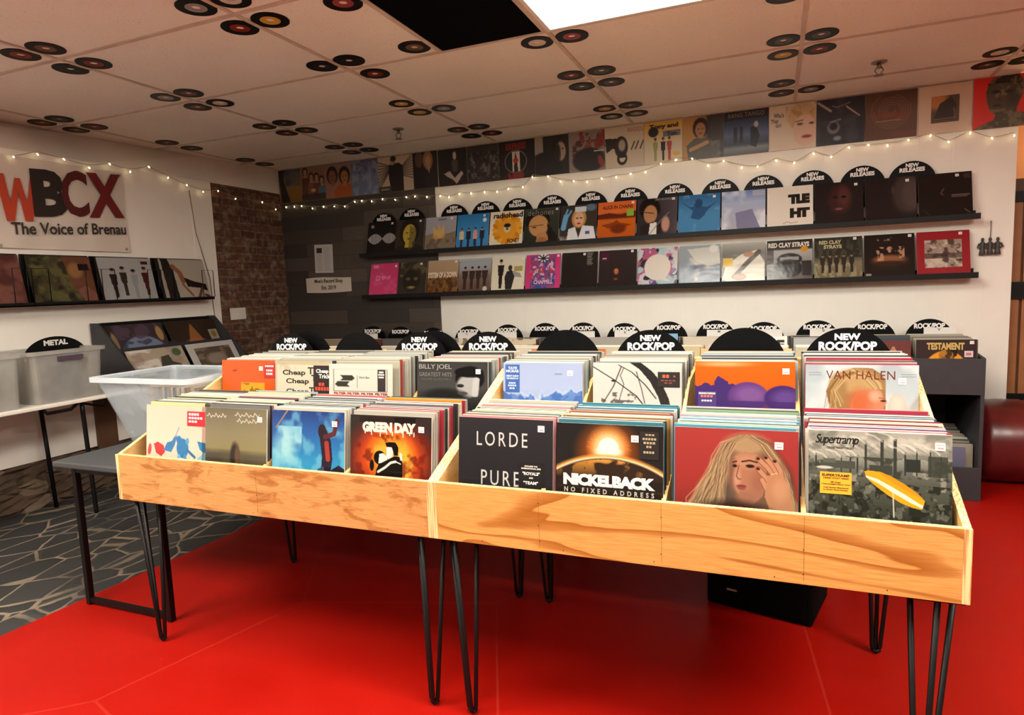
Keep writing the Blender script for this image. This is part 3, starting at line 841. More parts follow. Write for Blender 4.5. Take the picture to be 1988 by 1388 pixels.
def tub(name, label, x0, x1, y0, y1, z0, z1, taper, mat, group=None, handle=None, thick=.004):
    t = thing(name, label, 'storage tub', (0, 0, 0), group)
    mb = MB()
    bx0, bx1, by0, by1 = x0 + taper, x1 - taper, y0 + taper, y1 - taper
    def loop(a, n=5, rr=.035):
        X0, X1, Y0, Y1 = a; out = []
        for cx, cy, s in ((X1 - rr, Y0 + rr, -90), (X1 - rr, Y1 - rr, 0), (X0 + rr, Y1 - rr, 90), (X0 + rr, Y0 + rr, 180)):
            for i in range(n):
                q = math.radians(s + 90 * i / (n - 1)); out.append((cx + rr * math.cos(q), cy + rr * math.sin(q)))
        return out
    lo = loop((bx0, bx1, by0, by1)); hi = loop((x0, x1, y0, y1)); n = len(lo)
    li = loop((bx0 + thick, bx1 - thick, by0 + thick, by1 - thick)); hi2 = loop((x0 + thick, x1 - thick, y0 + thick, y1 - thick))
    v = [(*p, z0) for p in lo] + [(*p, z1) for p in hi] + [(*p, z1) for p in hi2] + [(*p, z0 + thick) for p in li]
    f = [tuple(range(n))[::-1], tuple(range(3 * n, 4 * n))]
    for L0 in range(3):
        for i in range(n): j = (i + 1) % n; f.append((L0 * n + i, L0 * n + j, (L0 + 1) * n + j, (L0 + 1) * n + i))
    mb.add(v, f, smooth=False); mb.build('tub_body', mat, t)
    rm = MB(); o = loop((x0 - .018, x1 + .018, y0 - .018, y1 + .018)); ii = loop((x0 - .0015, x1 + .0015, y0 - .0015, y1 + .0015))
    v = [(*p, z1 - .02) for p in o] + [(*p, z1 + .004) for p in o] + [(*p, z1 + .004) for p in ii] + [(*p, z1 - .004) for p in ii]
    f = []
    for L0 in range(4):
        for i in range(n): j = (i + 1) % n; f.append((L0 * n + i, L0 * n + j, ((L0 + 1) % 4) * n + j, ((L0 + 1) % 4) * n + i))
    rm.add(v, f); rm.build('rim', M_rim if mat is M_tub else mat, t)
    if handle: handle(t)
    return t
M_purple = plain('purple_handle', '4a3a48', .5)
tub('storage_tub', 'clear tub with a purple handle under the METAL sign', -2.30, -1.87, -2.955, -2.495, .801, 1.125, .022, M_tubd, 'dusty clear tubs on the white table',
    lambda t: MB().box((-1.875, -2.80, 1.06), (-1.855, -2.645, 1.088)).build('handle', M_purple, t))
tub('storage_tub', 'clear tub at the frame edge, left of the purple handled tub', -2.30, -1.87, -3.50, -3.015, .801, 1.125, .012, M_tubd, 'dusty clear tubs on the white table')
ms = MB(); n = 48; rx = .15 * 1.42
ms.prism([(rx * math.cos(2 * math.pi * i / n), .15 * math.sin(2 * math.pi * i / n)) for i in range(n)], 0, -.0012, .0012, L('121112'))
mo = ms.build('section_sign', M_vinyl, loc=(-2.10, -2.655, 1.055)); tag(mo, 'black disc sign reading METAL in a clear tub by the left wall', 'section sign')
lm = MB(); put_text(lm, 'METAL', (.002, -.075, .092), (0, .155, 0), (0, 0, .036), L('d5cfc8'), .05); lm.build('lettering', M_sign, mo)
# small dark table with the big clear tub
t = thing('side_table', 'dark grey table with black legs beside the left plywood bin', 'table')
boxobj('table_top', (-.765, -3.585, .672), (-.14, -2.14, .70), M_grey, t, .006)
for y in (-3.53, -2.2):
    for x in (-.69, -.165): MB().box((x - .013, y - .013, 0), (x + .013, y + .013, .672)).build('leg', M_blk, t, bevel=.002)
    boxobj('foot_rail', (-.677, y - .01, .012), (-.178, y + .01, .034), M_blk, t)
    boxobj('apron', (-.677, y - .01, .64), (-.178, y + .01, .672), M_blk, t)
tub('storage_tub', 'big clear tub with a wide rim on the dark grey table', -.825, -.185, -3.315, -2.84, .701, 1.045, .095, M_tub)
# tilted rack of records in the corner
ra, rb_ = -2.185, -1.09
t = thing('tilted_rack', 'black two tier record rack against the left wall', 'record rack', (0, 0, 0))
pr = [(-2.425, .801), (-1.96, .801), (-1.96, .86), (-2.345, 1.262), (-2.425, 1.262)]
for nm, a in (('side_panel', ra), ('side_panel', rb_ - .018)):
    MB().prism([(x, z) for x, z in pr], 1, a, a + .018).build(nm, M_blkp, t, bevel=.001)
boxobj('base', (-2.425, ra + .018, .801), (-1.965, rb_ - .018, .815), M_blkp, t)
boxobj('back_panel', (-2.425, ra + .018, .815), (-2.41, rb_ - .018, 1.25), M_blkp, t)
boxobj('upper_lip', (-2.205, ra + .018, .90), (-2.195, rb_ - .018, 1.065), M_blkp, t)
boxobj('top_strip', (-2.425, ra + .018, 1.235), (-2.40, rb_ - .018, 1.26), M_blk, t)
boxobj('front_lip', (-1.985, ra + .018, .815), (-1.965, rb_ - .018, .86), M_blkp, t)
boxobj('middle_panel', (-2.40, -1.63, .816), (-2.22, -1.618, 1.08), M_blkp, t)

# ------------------------------------------------------------------ papers on the planks, small things on the back wall
a = Art(90, 'b5b0aa', .75); a.r(.12, .12, .42, .3, '2c2a2b')
for i in range(30):
    y = .1 + i * .028
    for x0, x1 in ((.12, .45), (.52, .88)):
        if x0 < .2 and y < .33: continue
        a.l([(x0, y), (x1 - rnd.random() * .06, y)], .008, '8b8782')
o = place('news_page', sleeve_mesh('news_page', a, M_card, .225, .285, .002, 'b5b0aa'), (-1.955, -.0135, 1.628)); o.rotation_euler = (0, .03, 0)
tag(o, 'white printed page pinned on the dark planks', 'paper')
mb = MB(); ny = 30
for s in range(1):
    xs = np.linspace(-2.19, -1.635, ny)
    top = 1.578 - .0 + .006 * np.sin((xs + 2.19) * 9); bot = 1.432 - .008 * np.sin((xs + 2.19) / .555 * math.pi)
    V = [(x, -.018, z) for x, z in zip(xs, bot)] + [(x, -.018, z) for x, z in zip(xs, top)] + [(x, -.0135, z) for x, z in zip(xs, bot)] + [(x, -.0135, z) for x, z in zip(xs, top)]
    F = [(i, i + 1, ny + i + 1, ny + i) for i in range(ny - 1)] + [(2 * ny + i, 3 * ny + i, 3 * ny + i + 1, 2 * ny + i + 1) for i in range(ny - 1)]
    mb.add(V, F, L('c3b8aa'), smooth=True)
put_text(mb, "Moe's Record Shop", (-2.085, -.0195, 1.516), (.35, 0, -.004), (0, 0, .052), L('22201f'), .025, .95, .12)
put_text(mb, 'Est. 2019', (-2.0, -.0195, 1.458), (.18, 0, -.002), (0, 0, .042), L('22201f'), .02, 1.0, .05)
tag(mb.build('shop_banner', M_sign), "small cream cloth banner reading Moe's Record Shop Est. 2019", 'banner')
t = thing('hanging_ornament', 'small grey ornament of three figures hanging on the white wall', 'ornament', (3.69, .0, 1.505)); t.scale = (.8, .8, .95)
for i, x in enumerate((-.055, .0, .055)):
    b = MB(); g = L('4a4440')
    b.lathe([(.005, .098), (.011, .102), (.0125, .111), (.010, .121), (.003, .125)], 12, (x, -.016, 0), 2, g)
    b.lathe([(.026, .0), (.020, .03), (.015, .06), (.021, .085), (.007, .098)], 12, (x, -.016, 0), 2, g)
    b.tube([(x - .024, -.016, .083), (x - .036, -.022, .055), (x - .014, -.03, .05)], .007, 6, g); b.tube([(x + .024, -.016, .083), (x + .036, -.022, .055), (x + .014, -.03, .05)], .007, 6, g)
    b.build('figure', M_card, t)
MB().tube([(0, -.012, .1), (.004, -.008, .2), (.003, -.006, .24)], .003, 6, L('6a6058')).build('cord', M_card, t)
MB().lathe([(.004, -.014), (.007, -.012), (.002, 0)], 10, (.003, 0, .24), 1).build('nail', M_chrome, t)

# ------------------------------------------------------------------ fairy lights
def px_on(px, py, axis, val):
    d = F_ + R_ * ((px - 994) / 1251.33) + U_ * ((694 - py) / 1251.33)
    return CAM + d * ((val - CAM[axis]) / d[axis])
def fairy(name, label, pts, cordoff):
    t = thing(name, label, 'string lights', (0, 0, 0), 'fairy lights')
    cp = []
    for i, (p, nrm) in enumerate(pts):
        q = p + nrm * .004 + Vector((0, 0, .012 + (.010 if i % 2 else -.004)))
        cp.append(q)
    fine = []
    for i in range(len(cp) - 1):
        for s in range(4):
            w = s / 4
            fine.append(cp[i].lerp(cp[i + 1], w) - Vector((0, 0, .004 * math.sin(math.pi * w))))
    fine.append(cp[-1])
    MB().tube(fine, .0022, 5).build('cord', plain('fairy_cord_' + name, 'a89684' if cordoff else '8f7d6c', .6), t)
    me = None
    for i, (p, nrm) in enumerate(pts):
        if me is None:
            me = MB().lathe([(.001, -.009), (.004, -.006), (.0048, 0), (.0034, .006), (.001, .008)], 10, mat=0, cap=True).mesh('bulb', [M_bulb])
        o = bpy.data.objects.new('bulb', me); COL.objects.link(o); o.parent = t
        o.location = p + nrm * .012; o.rotation_euler = (rnd.uniform(-.8, .8), rnd.uniform(-.8, .8), 0)
BK = [(557, 402.6), (573, 401.5), (587, 400.4), (608, 404.8), (629.5, 401.5), (650.6, 400.8), (670.5, 401), (690, 392), (703.7, 390.4), (723, 391), (744, 387), (768.5, 388), (790, 383), (807, 381.6), (830, 382.7), (856, 381), (873, 383), (893, 377), (915.6, 375.6), (941.6, 373.4), (966, 372.6), (988, 367), (1016, 363.5), (1034.7, 344.4), (1064.8, 343), (1089, 352.5), (1114.5, 352), (1140.6, 353.5), (1168.6, 347), (1197, 344.4), (1225, 338), (1253.6, 334.7), (1283.7, 318.5), (1312.5, 311), (1344, 308.6), (1374.7, 321.6), (1405, 313), (1440, 325.7), (1471, 324), (1507, 312.4), (1542, 316.6), (1579.5, 298.8), (1613.5, 305), (1647.9, 287), (1685.4, 282), (1722.4, 282.9), (1763, 272.5), (1805.8, 264), (1840.7, 276), (1883, 258.9), (1925, 269), (1968, 263.6)]
fairy('string_light', 'warm string lights looping along the back wall under the record covers', [(px_on(x, y, 1, -.02), Vector((0, -1, 0))) for x, y in BK], True)
LF = [(24, 304.8), (70.7, 299.8), (121.8, 309.4), (171, 326), (210.8, 318.7), (250.7, 333.7), (287, 324.4), (324.4, 345.3), (361, 359.6), (392.4, 372.5), (421.6, 371), (455.5, 386), (507.3, 392.8), (533.5, 406.7)]
fairy('string_light', 'warm string lights across the banner and brick on the left wall', [(px_on(x, y, 0, WL + .03), Vector((1, 0, 0))) for x, y in LF], False)

# ------------------------------------------------------------------ red leather seat by the doorway
t = thing('leather_bolster', 'oxblood leather round-ended seat on the red floor at the right', 'seat')
def bolster(x0, x1, cy, cz, rr, ends):
    mb = MB(); prof = [(.02, x0)] + [(rr * math.sin(a), x0 + .10 * (1 - math.cos(a))) for a in np.linspace(.2, math.pi / 2, 9)]
    for x in np.linspace(x0 + .1, x1, 40)[1:]:
        d = min(abs(x - s) for s in ends); prof.append((rr - .014 * math.exp(-(d / .012) ** 2), x))
    mb.lathe([(r_, h) for r_, h in prof], 48, (0, cy, cz), 0); return mb
bolster(3.50, 4.9, -.36, .275, .272, (3.62, 3.83, 4.2, 4.55)).build('cushion_roll', M_leather, t)
for x in (3.62, 3.83, 4.2, 4.55):
    MB().tube([(x, -.36 + .262 * math.cos(a), .275 + .262 * math.sin(a)) for a in np.linspace(0, 2 * math.pi, 40)[:-1]], .006, 6, closed=True).build('piping', M_leather, t)

# ================================================================== RECORD SLEEVES
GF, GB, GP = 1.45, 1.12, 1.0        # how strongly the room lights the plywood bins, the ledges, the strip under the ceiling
def sticker_mesh(w, h, c, lines, name, art=None):
    mb = MB().box((-w / 2, -.0006, -h / 2), (w / 2, 0, h / 2), L(c))
    for x0, z0, x1, z1, cc in lines:
        mb.add([(x0 * w - w / 2, -.0009, z0 * h - h / 2), (x1 * w - w / 2, -.0009, z0 * h - h / 2), (x1 * w - w / 2, -.0009, z1 * h - h / 2), (x0 * w - w / 2, -.0009, z1 * h - h / 2)], [(0, 1, 2, 3)], L(cc))
    return mb
PRICE = sticker_mesh(.021, .019, 'efe9e4', [(.12, .62, .88, .82, 'cfa8a4'), (.25, .2, .85, .42, 'b98f8c')], 'price').mesh('price_sticker', [M_card])
def price(parent, u, v, w=.315, h=.315, y=-.0032):
    o = bpy.data.objects.new('price_sticker', PRICE); COL.objects.link(o); o.parent = parent
    o.location = ((u - .5) * w, y, h * (1 - v)); return o
def hype(parent, x0, y0, x1, y1, c, words=(), w=.315, h=.315, y=-.0032, name='hype_sticker', tc='e8e0d8', label=None, k=1.0):
    y0, y1 = y0 * k, y1 * k
    W, Hh = (x1 - x0) * w, (y1 - y0) * h
    mb = MB().box((-W / 2, -.0006, -Hh / 2), (W / 2, 0, Hh / 2), L(c))
    for q in words:
        s, a, b, c2, d = q[:5]; cc = q[5] if len(q) > 5 else tc
        if s == '#':                          # print too small to read: a row of dashes
            m = max(2, int((c2 - a) * 7)); g = (c2 - a) / m
            for i in range(m): mb.add([(-W / 2 + (a + i * g) * W, -.0012, Hh / 2 - d * Hh), (-W / 2 + (a + (i + .75) * g) * W, -.0012, Hh / 2 - d * Hh), (-W / 2 + (a + (i + .75) * g) * W, -.0012, Hh / 2 - b * Hh), (-W / 2 + (a + i * g) * W, -.0012, Hh / 2 - b * Hh)], [(0, 1, 2, 3)], L(cc))
            continue
        put_text(mb, s, (-W / 2 + a * W, -.0012, Hh / 2 - d * Hh), ((c2 - a) * W, 0, 0), (0, 0, (d - b) * Hh), L(cc), .03)
    o = mb.build(name, M_card, parent, ((x0 + x1 - 1) / 2 * w, y, h * (1 - (y0 + y1) / 2)))
    if label: o['label'] = label
    return o
Z0 = .6985                                        # floor of the front half of the bins
def put_cover(art, x0, x1, ytop, ztop, lean, label, gain, mat, w=.315, h=.315, t=.005, group=None, edge='e8e0d0', cat='record sleeve'):
    me = sleeve_mesh('record_sleeve', art, mat, w, h, t, edge, gain)
    o = place('record_sleeve', me, ((x0 + x1) / 2, ytop - h * math.sin(lean), ztop - h * math.cos(lean)), lean)
    return tag(o, label, cat, group)
G1 = 'front covers in the plywood bins'
# ---- front row, left to right
a = Art(200, 'fbe3cf', k=1.0, dy=-.06); a.vg((-.1, 'ecc6b0'), (.5, 'f2d0bb'), (1, 'f0cbb6'))
a.e(.06, .62, .03, .07, 'd6463f', rot=10); a.p([(.13, .55), (.2, .52), (.3, .56), (.33, .64), (.26, .7), (.17, .66)], 'd8383a'); a.p([(.3, .62), (.36, .52), (.44, .5), (.5, .42), (.53, .43), (.49, .55), (.43, .64)], '3a7cb0'); a.l([(.5, .44), (.56, .33)], .02, '8fa8b8')
a.e(.62, .58, .1, .12, '2f7cb4'); a.e(.56, .48, .045, .05, '2f7cb4'); a.e(.7, .49, .03, .04, '5aa0c8'); a.l([(.7, .6), (.82, .68)], .035, '2a6ea6'); a.l([(.56, .68), (.54, .8)], .05, '79b4d4'); a.l([(.66, .68), (.68, .8)], .05, '4b95c4')
a.p([(.86, .48), (1, .5), (1, .64), (.9, .58)], '2f7cb4'); a.p([(.85, .7), (1, .6), (1, .74)], '8cc0d0')
o = put_cover(a, -.02, .295, -3.655, 1.002, .12, 'pale pink cover with red and blue stencilled shapes at the left end of the bins', GF, M_film, group=G1)
hype(o, .70, .06, .99, .24, 'c9202a', [('#', .1, .12, .7, .28), ('#', .1, .38, .9, .52), ('#', .1, .62, .6, .76)])
a = Art(200); a.vg((0, '6b6552'), (.3, '857d60'), (.48, '8a8058'), (.55, '4e463a'), (.7, '40382e'), (1, '2c2720'))
a.hg(.4, 1, 'a0986c', .25); a.n(5, 3, '5a5238', 4, .5, .8, .5, (0, .5, 1, 1)); a.e(.52, .58, .07, .17, '2e2520', .03); a.e(.56, .56, .04, .12, '5f4433', .03)
for x, y, k in ((.08, .1, 1), (.52, .08, 1.2), (.55, .15, 1)):
    pts = [(x + i * .018 * k, y + .02 * math.sin(i * 2.1) + .012 * math.sin(i * 5.3)) for i in range(18)]
    a.l(pts, .009, 'd6d0be')
o = put_cover(a, .275, .592, -3.655, 1.002, .12, 'olive grey cover with handwritten lines and a dark figure in a field', GF, M_film, group=G1); price(o, .90, .12)
a = Art(200, k=1.0, dy=-.10); a.vg((0.1, '243f7c'), (.3, '2a5ca0'), (.6, '2f86bc'), (.8, '3aa4cc'), (1, '2b88b8'))
a.n(5, 5, '9fd4dc', 11, .42, .62, .9, (0, .28, .42, .9)); a.n(6, 6, '6fb8d4', 14, .5, .7, .7); a.e(.18, .55, .16, .2, 'a9dce0', .12, a=.6)
a.p([(.66, .34), (.76, .3), (.82, .42), (.84, .62), (.8, .86), (.68, .86), (.7, .6)], '2a2130'); a.e(.70, .32, .055, .08, '2c1f26'); a.l([(.74, .38), (.86, .34), (.9, .2)], .055, '5a2c30'); a.l([(.76, .45), (.78, .62)], .06, 'a53c34'); a.p([(.82, .74), (.92, .68), (1, .72), (1, .95), (.8, .95)], '2a2230')
a.p([(.64, .74), (.72, .7), (.78, .9), (.62, .9)], '43506a')
a.tx('DREAM OF THE SKY', .05, .06, .05 + .01, .07, 'a0806a')
a.t.pop(); a.l([(.06, .3), (.24, .08)], .018, '9c7a6c')
o = put_cover(a, .61, .94, -3.655, 1.004, .12, 'blue sky cover with turquoise clouds and a dark reaching figure', GF, M_film, group=G1); price(o, .87, .13)
a = Art(220, '332c2a'); a.e(.5, .5, .5, .42, '8e2a1c', .25); a.e(.5, .46, .36, .3, 'd8561e', .2); a.e(.52, .42, .24, .22, 'f0a030', .18); a.e(.66, .5, .1, .16, 'f3b53c', .1)
a.n(9, 9, '6a1f16', 21, .5, .66, .75, (0, .2, 1, 1)); a.n(8, 8, 'f6c050', 24, .58, .72, .5, (.25, .25, .78, .65)); a.r(.12, .02, .55, .08, '2a2422'); a.r(.55, .015, .81, .08, '1f1b1a')
a.p([(.44, .29), (.50, .275), (.57, .28), (.605, .33), (.6, .42), (.55, .42), (.53, .34), (.46, .33)], '191413'); a.p([(.455, .335), (.52, .33), (.54, .38), (.53, .43), (.48, .46), (.455, .43), (.46, .38)], 'ece4da')
a.e(.375, .45, .075, .075, '191413'); a.p([(.37, .41), (.42, .40), (.47, .44), (.47, .47), (.41, .5), (.36, .51)], 'ece4da'); a.e(.277, .535, .028, .06, '191413')
a.p([(.36, .52), (.46, .47), (.56, .42), (.64, .43), (.655, .5), (.655, .8), (.3, .8), (.33, .58)], '191413'); a.l([(.355, .6), (.44, .55), (.51, .495), (.57, .48)], .025, 'e9e2da'); a.l([(.63, .40), (.64, .45)], .03, 'e9e2da'); a.l([(.57, .48), (.63, .5)], .012, 'e9e2da')
for i, x in enumerate((.19, .27, .38, .46, .53, .66, .74, .79)): a.l([(x, .17), (x, .195 + .012 * (i % 3))], .012, 'f0e8d6')
a.tx('GREEN DAY', .155, .07, .815, .18, 'f0e8d6', .07, .95)
o = put_cover(a, .955, 1.275, -3.655, 1.0, .12, 'black edged cover with GREEN DAY in block letters over an orange glow', GF, M_film, group=G1); price(o, .88, .13)
a = Art(180, '2c2b2d'); a.vg((0, '313033'), (.6, '28272a'), (1, '232225'))
a.tx('LORDE', .20, .135, .74, .275, 'd9d6d3', .0, 1.35); a.tx('PURE', .25, .515, .66, .66, 'd2cfcc', .0, 1.35)
o = put_cover(a, 1.372, 1.687, -3.655, 1.008, .12, 'black cover lettered LORDE and PURE in thin white capitals', GF, M_film, group=G1); price(o, .88, .085)
hype(o, .65, .42, .91, .70, '0d0c0d', [('INCLUDES THE', .25, .08, .75, .13), ('INTERNATIONAL HITS', .12, .16, .88, .21), ('"ROYALS"', .16, .30, .84, .41), ('AND', .42, .48, .58, .53), ('"TEAM"', .2, .62, .78, .73)])
a = Art(240, '262424'); a.e(.5, .25, .24, .22, 'b4521a', .2, a=.9); a.e(.5, .21, .16, .16, 'f0b060', .12); a.e(.5, .225, .12, .12, 'fff6e2', .08)
for i in range(40): q = math.pi * (1 + i / 39); a.l([(.5 + .1 * math.cos(q), .22 + .1 * math.sin(q)), (.5 + (.17 + .02 * (i % 3)) * math.cos(q), .24 + (.16 + .02 * (i % 2)) * math.sin(q))], .006, 'e8893a', .5)
a.e(.5, 1.10, .92, .82, 'e9a24a', .03); a.e(.5, 1.11, .90, .81, 'fbe6c0', .01); a.e(.5, 1.125, .895, .81, '33261f', .02)
g = a.field(9, 9, 31, 4); m = np.clip((g - .5) / .1, 0, 1) * (np.hypot((a.x - .5) / .88, (a.y - 1.125) / .8) < 1) * np.clip((.52 - a.y) / .2, 0, 1)
a.mix(m, 'd9983f'); a.r(0, .5, 1, 1, '201c1b', .6)
a.tx('NICKELBACK', .07, .47, .93, .58, 'f4f1ec', .07, .93); a.tx('NO FIXED ADDRESS', .08, .60, .92, .645, 'd8d2ca', .02, 1.9)
o = put_cover(a, 1.698, 2.013, -3.655, 1.004, .12, 'black cover with a white glowing flare over an arc, lettered NICKELBACK', GF, M_film, group=G1); price(o, .745, .12)
hype(o, .79, .05, .96, .30, '1a1816', [('#', .3, .08, .8, .14), ('#', .15, .22, .9, .3), ('#', .2, .36, .85, .44), ('#', .35, .5, .65, .58), ('#', .2, .7, .8, .78)], tc='9a8c70')
a = Art(280, '9c3531'); a.vg((0, 'a23c38'), (.4, '9c3632'), (1, '7a2825'))
g = np.random.default_rng(3)
a.p([(.16, .78), (.26, .52), (.34, .32), (.40, .14), (.52, .05), (.66, .045), (.78, .12), (.88, .28), (.95, .5), (1, .72), (1, 1), (.16, 1)], '6e5240')
a.e(.60, .13, .17, .09, 'a88a66', .06); a.e(.40, .42, .1, .2, '97795a', .08); a.e(.32, .56, .12, .13, 'a38460', .08); a.e(.90, .5, .07, .2, '5a4133', .05); a.e(.46, .56, .06, .12, '5c4a40', .05)
for i in range(230):                       # loose waves of hair
    t = g.random(); w = g.normal(0, .014); ph = g.random() * 6
    wave = lambda k: .014 * math.sin(ph + k * 1.9)
    if t < .55:
        q = t / .55; pts = [(.62 - .1 * q + w, .05 + .03 * q), (.50 - .1 * q + w, .12), (.44 - .1 * q + w + wave(1), .24), (.42 - .13 * q + w + wave(2), .36), (.40 - .18 * q + w + wave(3), .48), (.38 - .24 * q + 2 * w + wave(4), .62), (.36 - .3 * q, .72)]
    else:
        q = (t - .55) / .45; pts = [(.60 + .08 * q + w, .05 + .02 * q), (.72 + .06 * q + w, .12), (.80 + .07 * q + w, .24), (.85 + .07 * q + w + wave(1), .36), (.88 + .08 * q + w + wave(2), .5), (.9 + .12 * q + wave(3), .66)]
    a.l(pts, .004 + .006 * g.random(), ['b89a70', '86694c', '553e30', 'cdb48c', '9c7e5a'][i % 5], .5)
a.p([(.47, .30), (.50, .23), (.58, .19), (.68, .21), (.75, .30), (.76, .44), (.72, .56), (.65, .63), (.57, .62), (.52, .54), (.49, .45), (.46, .41)], 'a8745a')
a.e(.6, .27, .1, .06, 'b98668', .06); a.e(.485, .4, .03, .14, '7d5848', .03); a.e(.52, .42, .03, .1, 'c08c70', .03); a.e(.69, .45, .06, .1, '9a6650', .06); a.e(.6, .58, .08, .06, '9c6a54', .05)
a.l([(.56, .275), (.62, .262), (.68, .275)], .014, '4a3226'); a.l([(.485, .285), (.515, .275)], .012, '4a3226')
a.e(.625, .31, .034, .014, '2c1a17', .008); a.e(.502, .315, .018, .012, '2c1a17', .006); a.l([(.535, .31), (.515, .40), (.53, .425), (.55, .425)], .010, '84543f'); a.e(.555, .485, .04, .014, '7e3c38', .008); a.e(.555, .503, .034, .012, '8f4b45', .008)
for pts in ([(.69, .245), (.76, .31), (.83, .40)], [(.75, .235), (.81, .31), (.86, .40)], [(.82, .26), (.86, .33), (.88, .42)], [(.69, .33), (.75, .40), (.8, .48)], [(.72, .42), (.76, .5), (.8, .58)]):
    a.l(pts, .046, '7d4f3c'); a.l(pts, .036, 'bd8868')
a.p([(.76, .38), (.88, .36), (.93, .5), (.98, .7), (.8, .72), (.74, .56)], 'b5815f'); a.e(.86, .5, .06, .1, 'c08c6a', .05)
for x, y in ((.688, .243), (.748, .232), (.818, .257), (.688, .328)): a.e(x, y, .014, .012, '471a1c')
a.l([(.79, .37), (.84, .355)], .006, 'd8c080'); a.e(.5, .74, .3, .12, '32201d', .08)
o = put_cover(a, 2.045, 2.36, -3.655, 1.007, .12, 'brick red cover with a fair haired woman holding a hand to her face', GF, M_film, group=G1); price(o, .85, .125)
a = Art(300); a.vg((0, 'a3a398'), (.1, 'b6b5a8'), (.2, '97998d'), (.3, '666a60'), (.4, '52564c'), (.5, '4a4d43'), (.7, '33352d'))
for i in range(16):                        # drifting smoke
    x = .02 + i * .066; a.l([(x + .05, .2), (x, .12), (x - .07, .07), (x - .16, .045)], .022, 'd9d6c8', .35); a.l([(x + .06, .22), (x + .02, .15), (x - .05, .11)], .012, '74766c', .4)
a.n(8, 10, '565a50', 47, .5, .66, .5, (0, 0, 1, .2)); a.n(14, 16, '34372f', 42, .46, .6, .85, (0, .2, 1, .36)); a.n(18, 16, 'a09f92', 43, .58, .66, .7, (0, .3, 1, .44)); a.n(22, 18, '23251e', 44, .46, .58, .85, (0, .4, 1, 1)); a.n(26, 22, '8b8c7e', 45, .6, .68, .5, (0, .36, 1, .7))
for x, t, w in ((.405, .085, .018), (.515, .06, .026), (.605, .045, .024), (.30, .19, .013), (.235, .2, .011), (.35, .19, .013), (.05, .19, .012), (.14, .22, .01), (.68, .15, .012), (.76, .13, .01), (.85, .12, .01), (.92, .15, .01)):
    a.r(x, t, x + w, .33, '3a3e38'); a.l([(x + w / 2, t + .01), (x - .04, t - .03), (x - .1, t - .045)], .014, 'e2dfd2', .5)
a.r(.69, .2, .79, .3, '30342f'); a.r(.84, .17, .97, .33, '3b3f37', .85); a.r(.09, .24, .34, .3, '4b4f47'); a.r(.11, .225, .2, .26, '5d6157'); a.r(.44, .26, .6, .33, '40443c'); a.r(.0, .3, .2, .36, '565a50', .7); a.e(.12, .3, .06, .012, 'c8c6ba')
a.p([(.405, .315), (.44, .305), (.52, .312), (.60, .345), (.69, .40), (.77, .46), (.82, .515), (.815, .54), (.80, .585), (.74, .575), (.66, .545), (.57, .49), (.48, .42), (.42, .36)], 'eca722')
a.p([(.415, .345), (.5, .37), (.6, .425), (.7, .485), (.79, .545), (.81, .55), (.805, .575), (.72, .535), (.6, .465), (.5, .40), (.42, .36)], 'f4e9d0'); a.p([(.5, .312), (.6, .345), (.69, .40), (.77, .46), (.81, .51), (.7, .45), (.6, .39)], 'dd9420'); a.n(10, 20, 'f6c65a', 48, .5, .7, .5, (.42, .36, .8, .6)) if False else None
a.l([(.605, .46), (.612, .66)], .008, 'd8d2c2')
a.tx('Supertramp', .05, .03, .365, .125, '1d1e1b', .008, .85, .3); a.tx('CRISIS? WHAT CRISIS?', .135, .128, .33, .145, '2a2b27', .015)
o = put_cover(a, 2.383, 2.70, -3.655, 1.014, .12, 'grey factory skyline cover with a yellow parasol, lettered Supertramp', GF, M_film, group=G1, edge='e0b860'); price(o, .92, .09)
hype(o, .085, .335, .315, .51, 'e0a02c', [('SUPERTRAMP', .06, .08, .94, .2), ('CRISIS? WHAT CRISIS?', .1, .24, .92, .31), ('180 Gram', .33, .42, .66, .5), ('Heavyweight Black Vinyl', .06, .52, .95, .6), ('Half Speed Mastered', .12, .68, .9, .76), ('at Abbey Road Studios', .1, .78, .9, .86)], tc='3a2408', name='hype_sticker', label='orange sticker')
# ---- rear row of the bins
G2 = 'rear covers in the plywood bins'
a = Art(110, 'e85a1e', k=0.68); a.vg((0, 'ec5c20'), (1, 'e8591c')); a.r(.36, .48, .8, 1, 'd9a21e'); a.n(14, 14, '7a5a14', 51, .5, .56, .8, (.37, .5, .79, 1)); a.r(.3, .83, .86, .88, '5a2a10', .6); a.l([(.22, .24), (.28, .22)], .03, '8e2f14')
RL = .10
def rear(art, x0, x1, lb, z=1.125, y=-3.19): return put_cover(art, x0, x1, y, z, RL, lb, GF, M_film, group=G2)
o = rear(a, -.092, .223, 'orange cover with a yellow printed square in the rear row'); price(o, .74, .12); hype(o, .80, .05, 1.0, .26, 'a62420', [('#', .1, .1, .9, .22), ('#', .2, .4, .8, .52), ('#', .2, .62, .8, .76)])
a = Art(110, 'ddd2ba', k=0.66); a.r(0, 0, 1, .1, 'c9b896'); a.r(.0, 0, .06, 1, 'cdbd9c'); a.n(6, 6, 'b9a98a', 52, .6, .75, .5)
for i, (s, x0, y0, x1, y1) in enumerate([('Cheap', .16, .2, .56, .34), ('Trick', .6, .14, .95, .29), ('Cheap', .22, .38, .62, .52), ('Trick', .66, .3, .98, .44), ('Cheap', .22, .6, .62, .74), ('Trick', .62, .56, .95, .7)]): a.tx(s, x0, y0, x1, y1, '2e4254' if i > 3 else '33312f', .03)
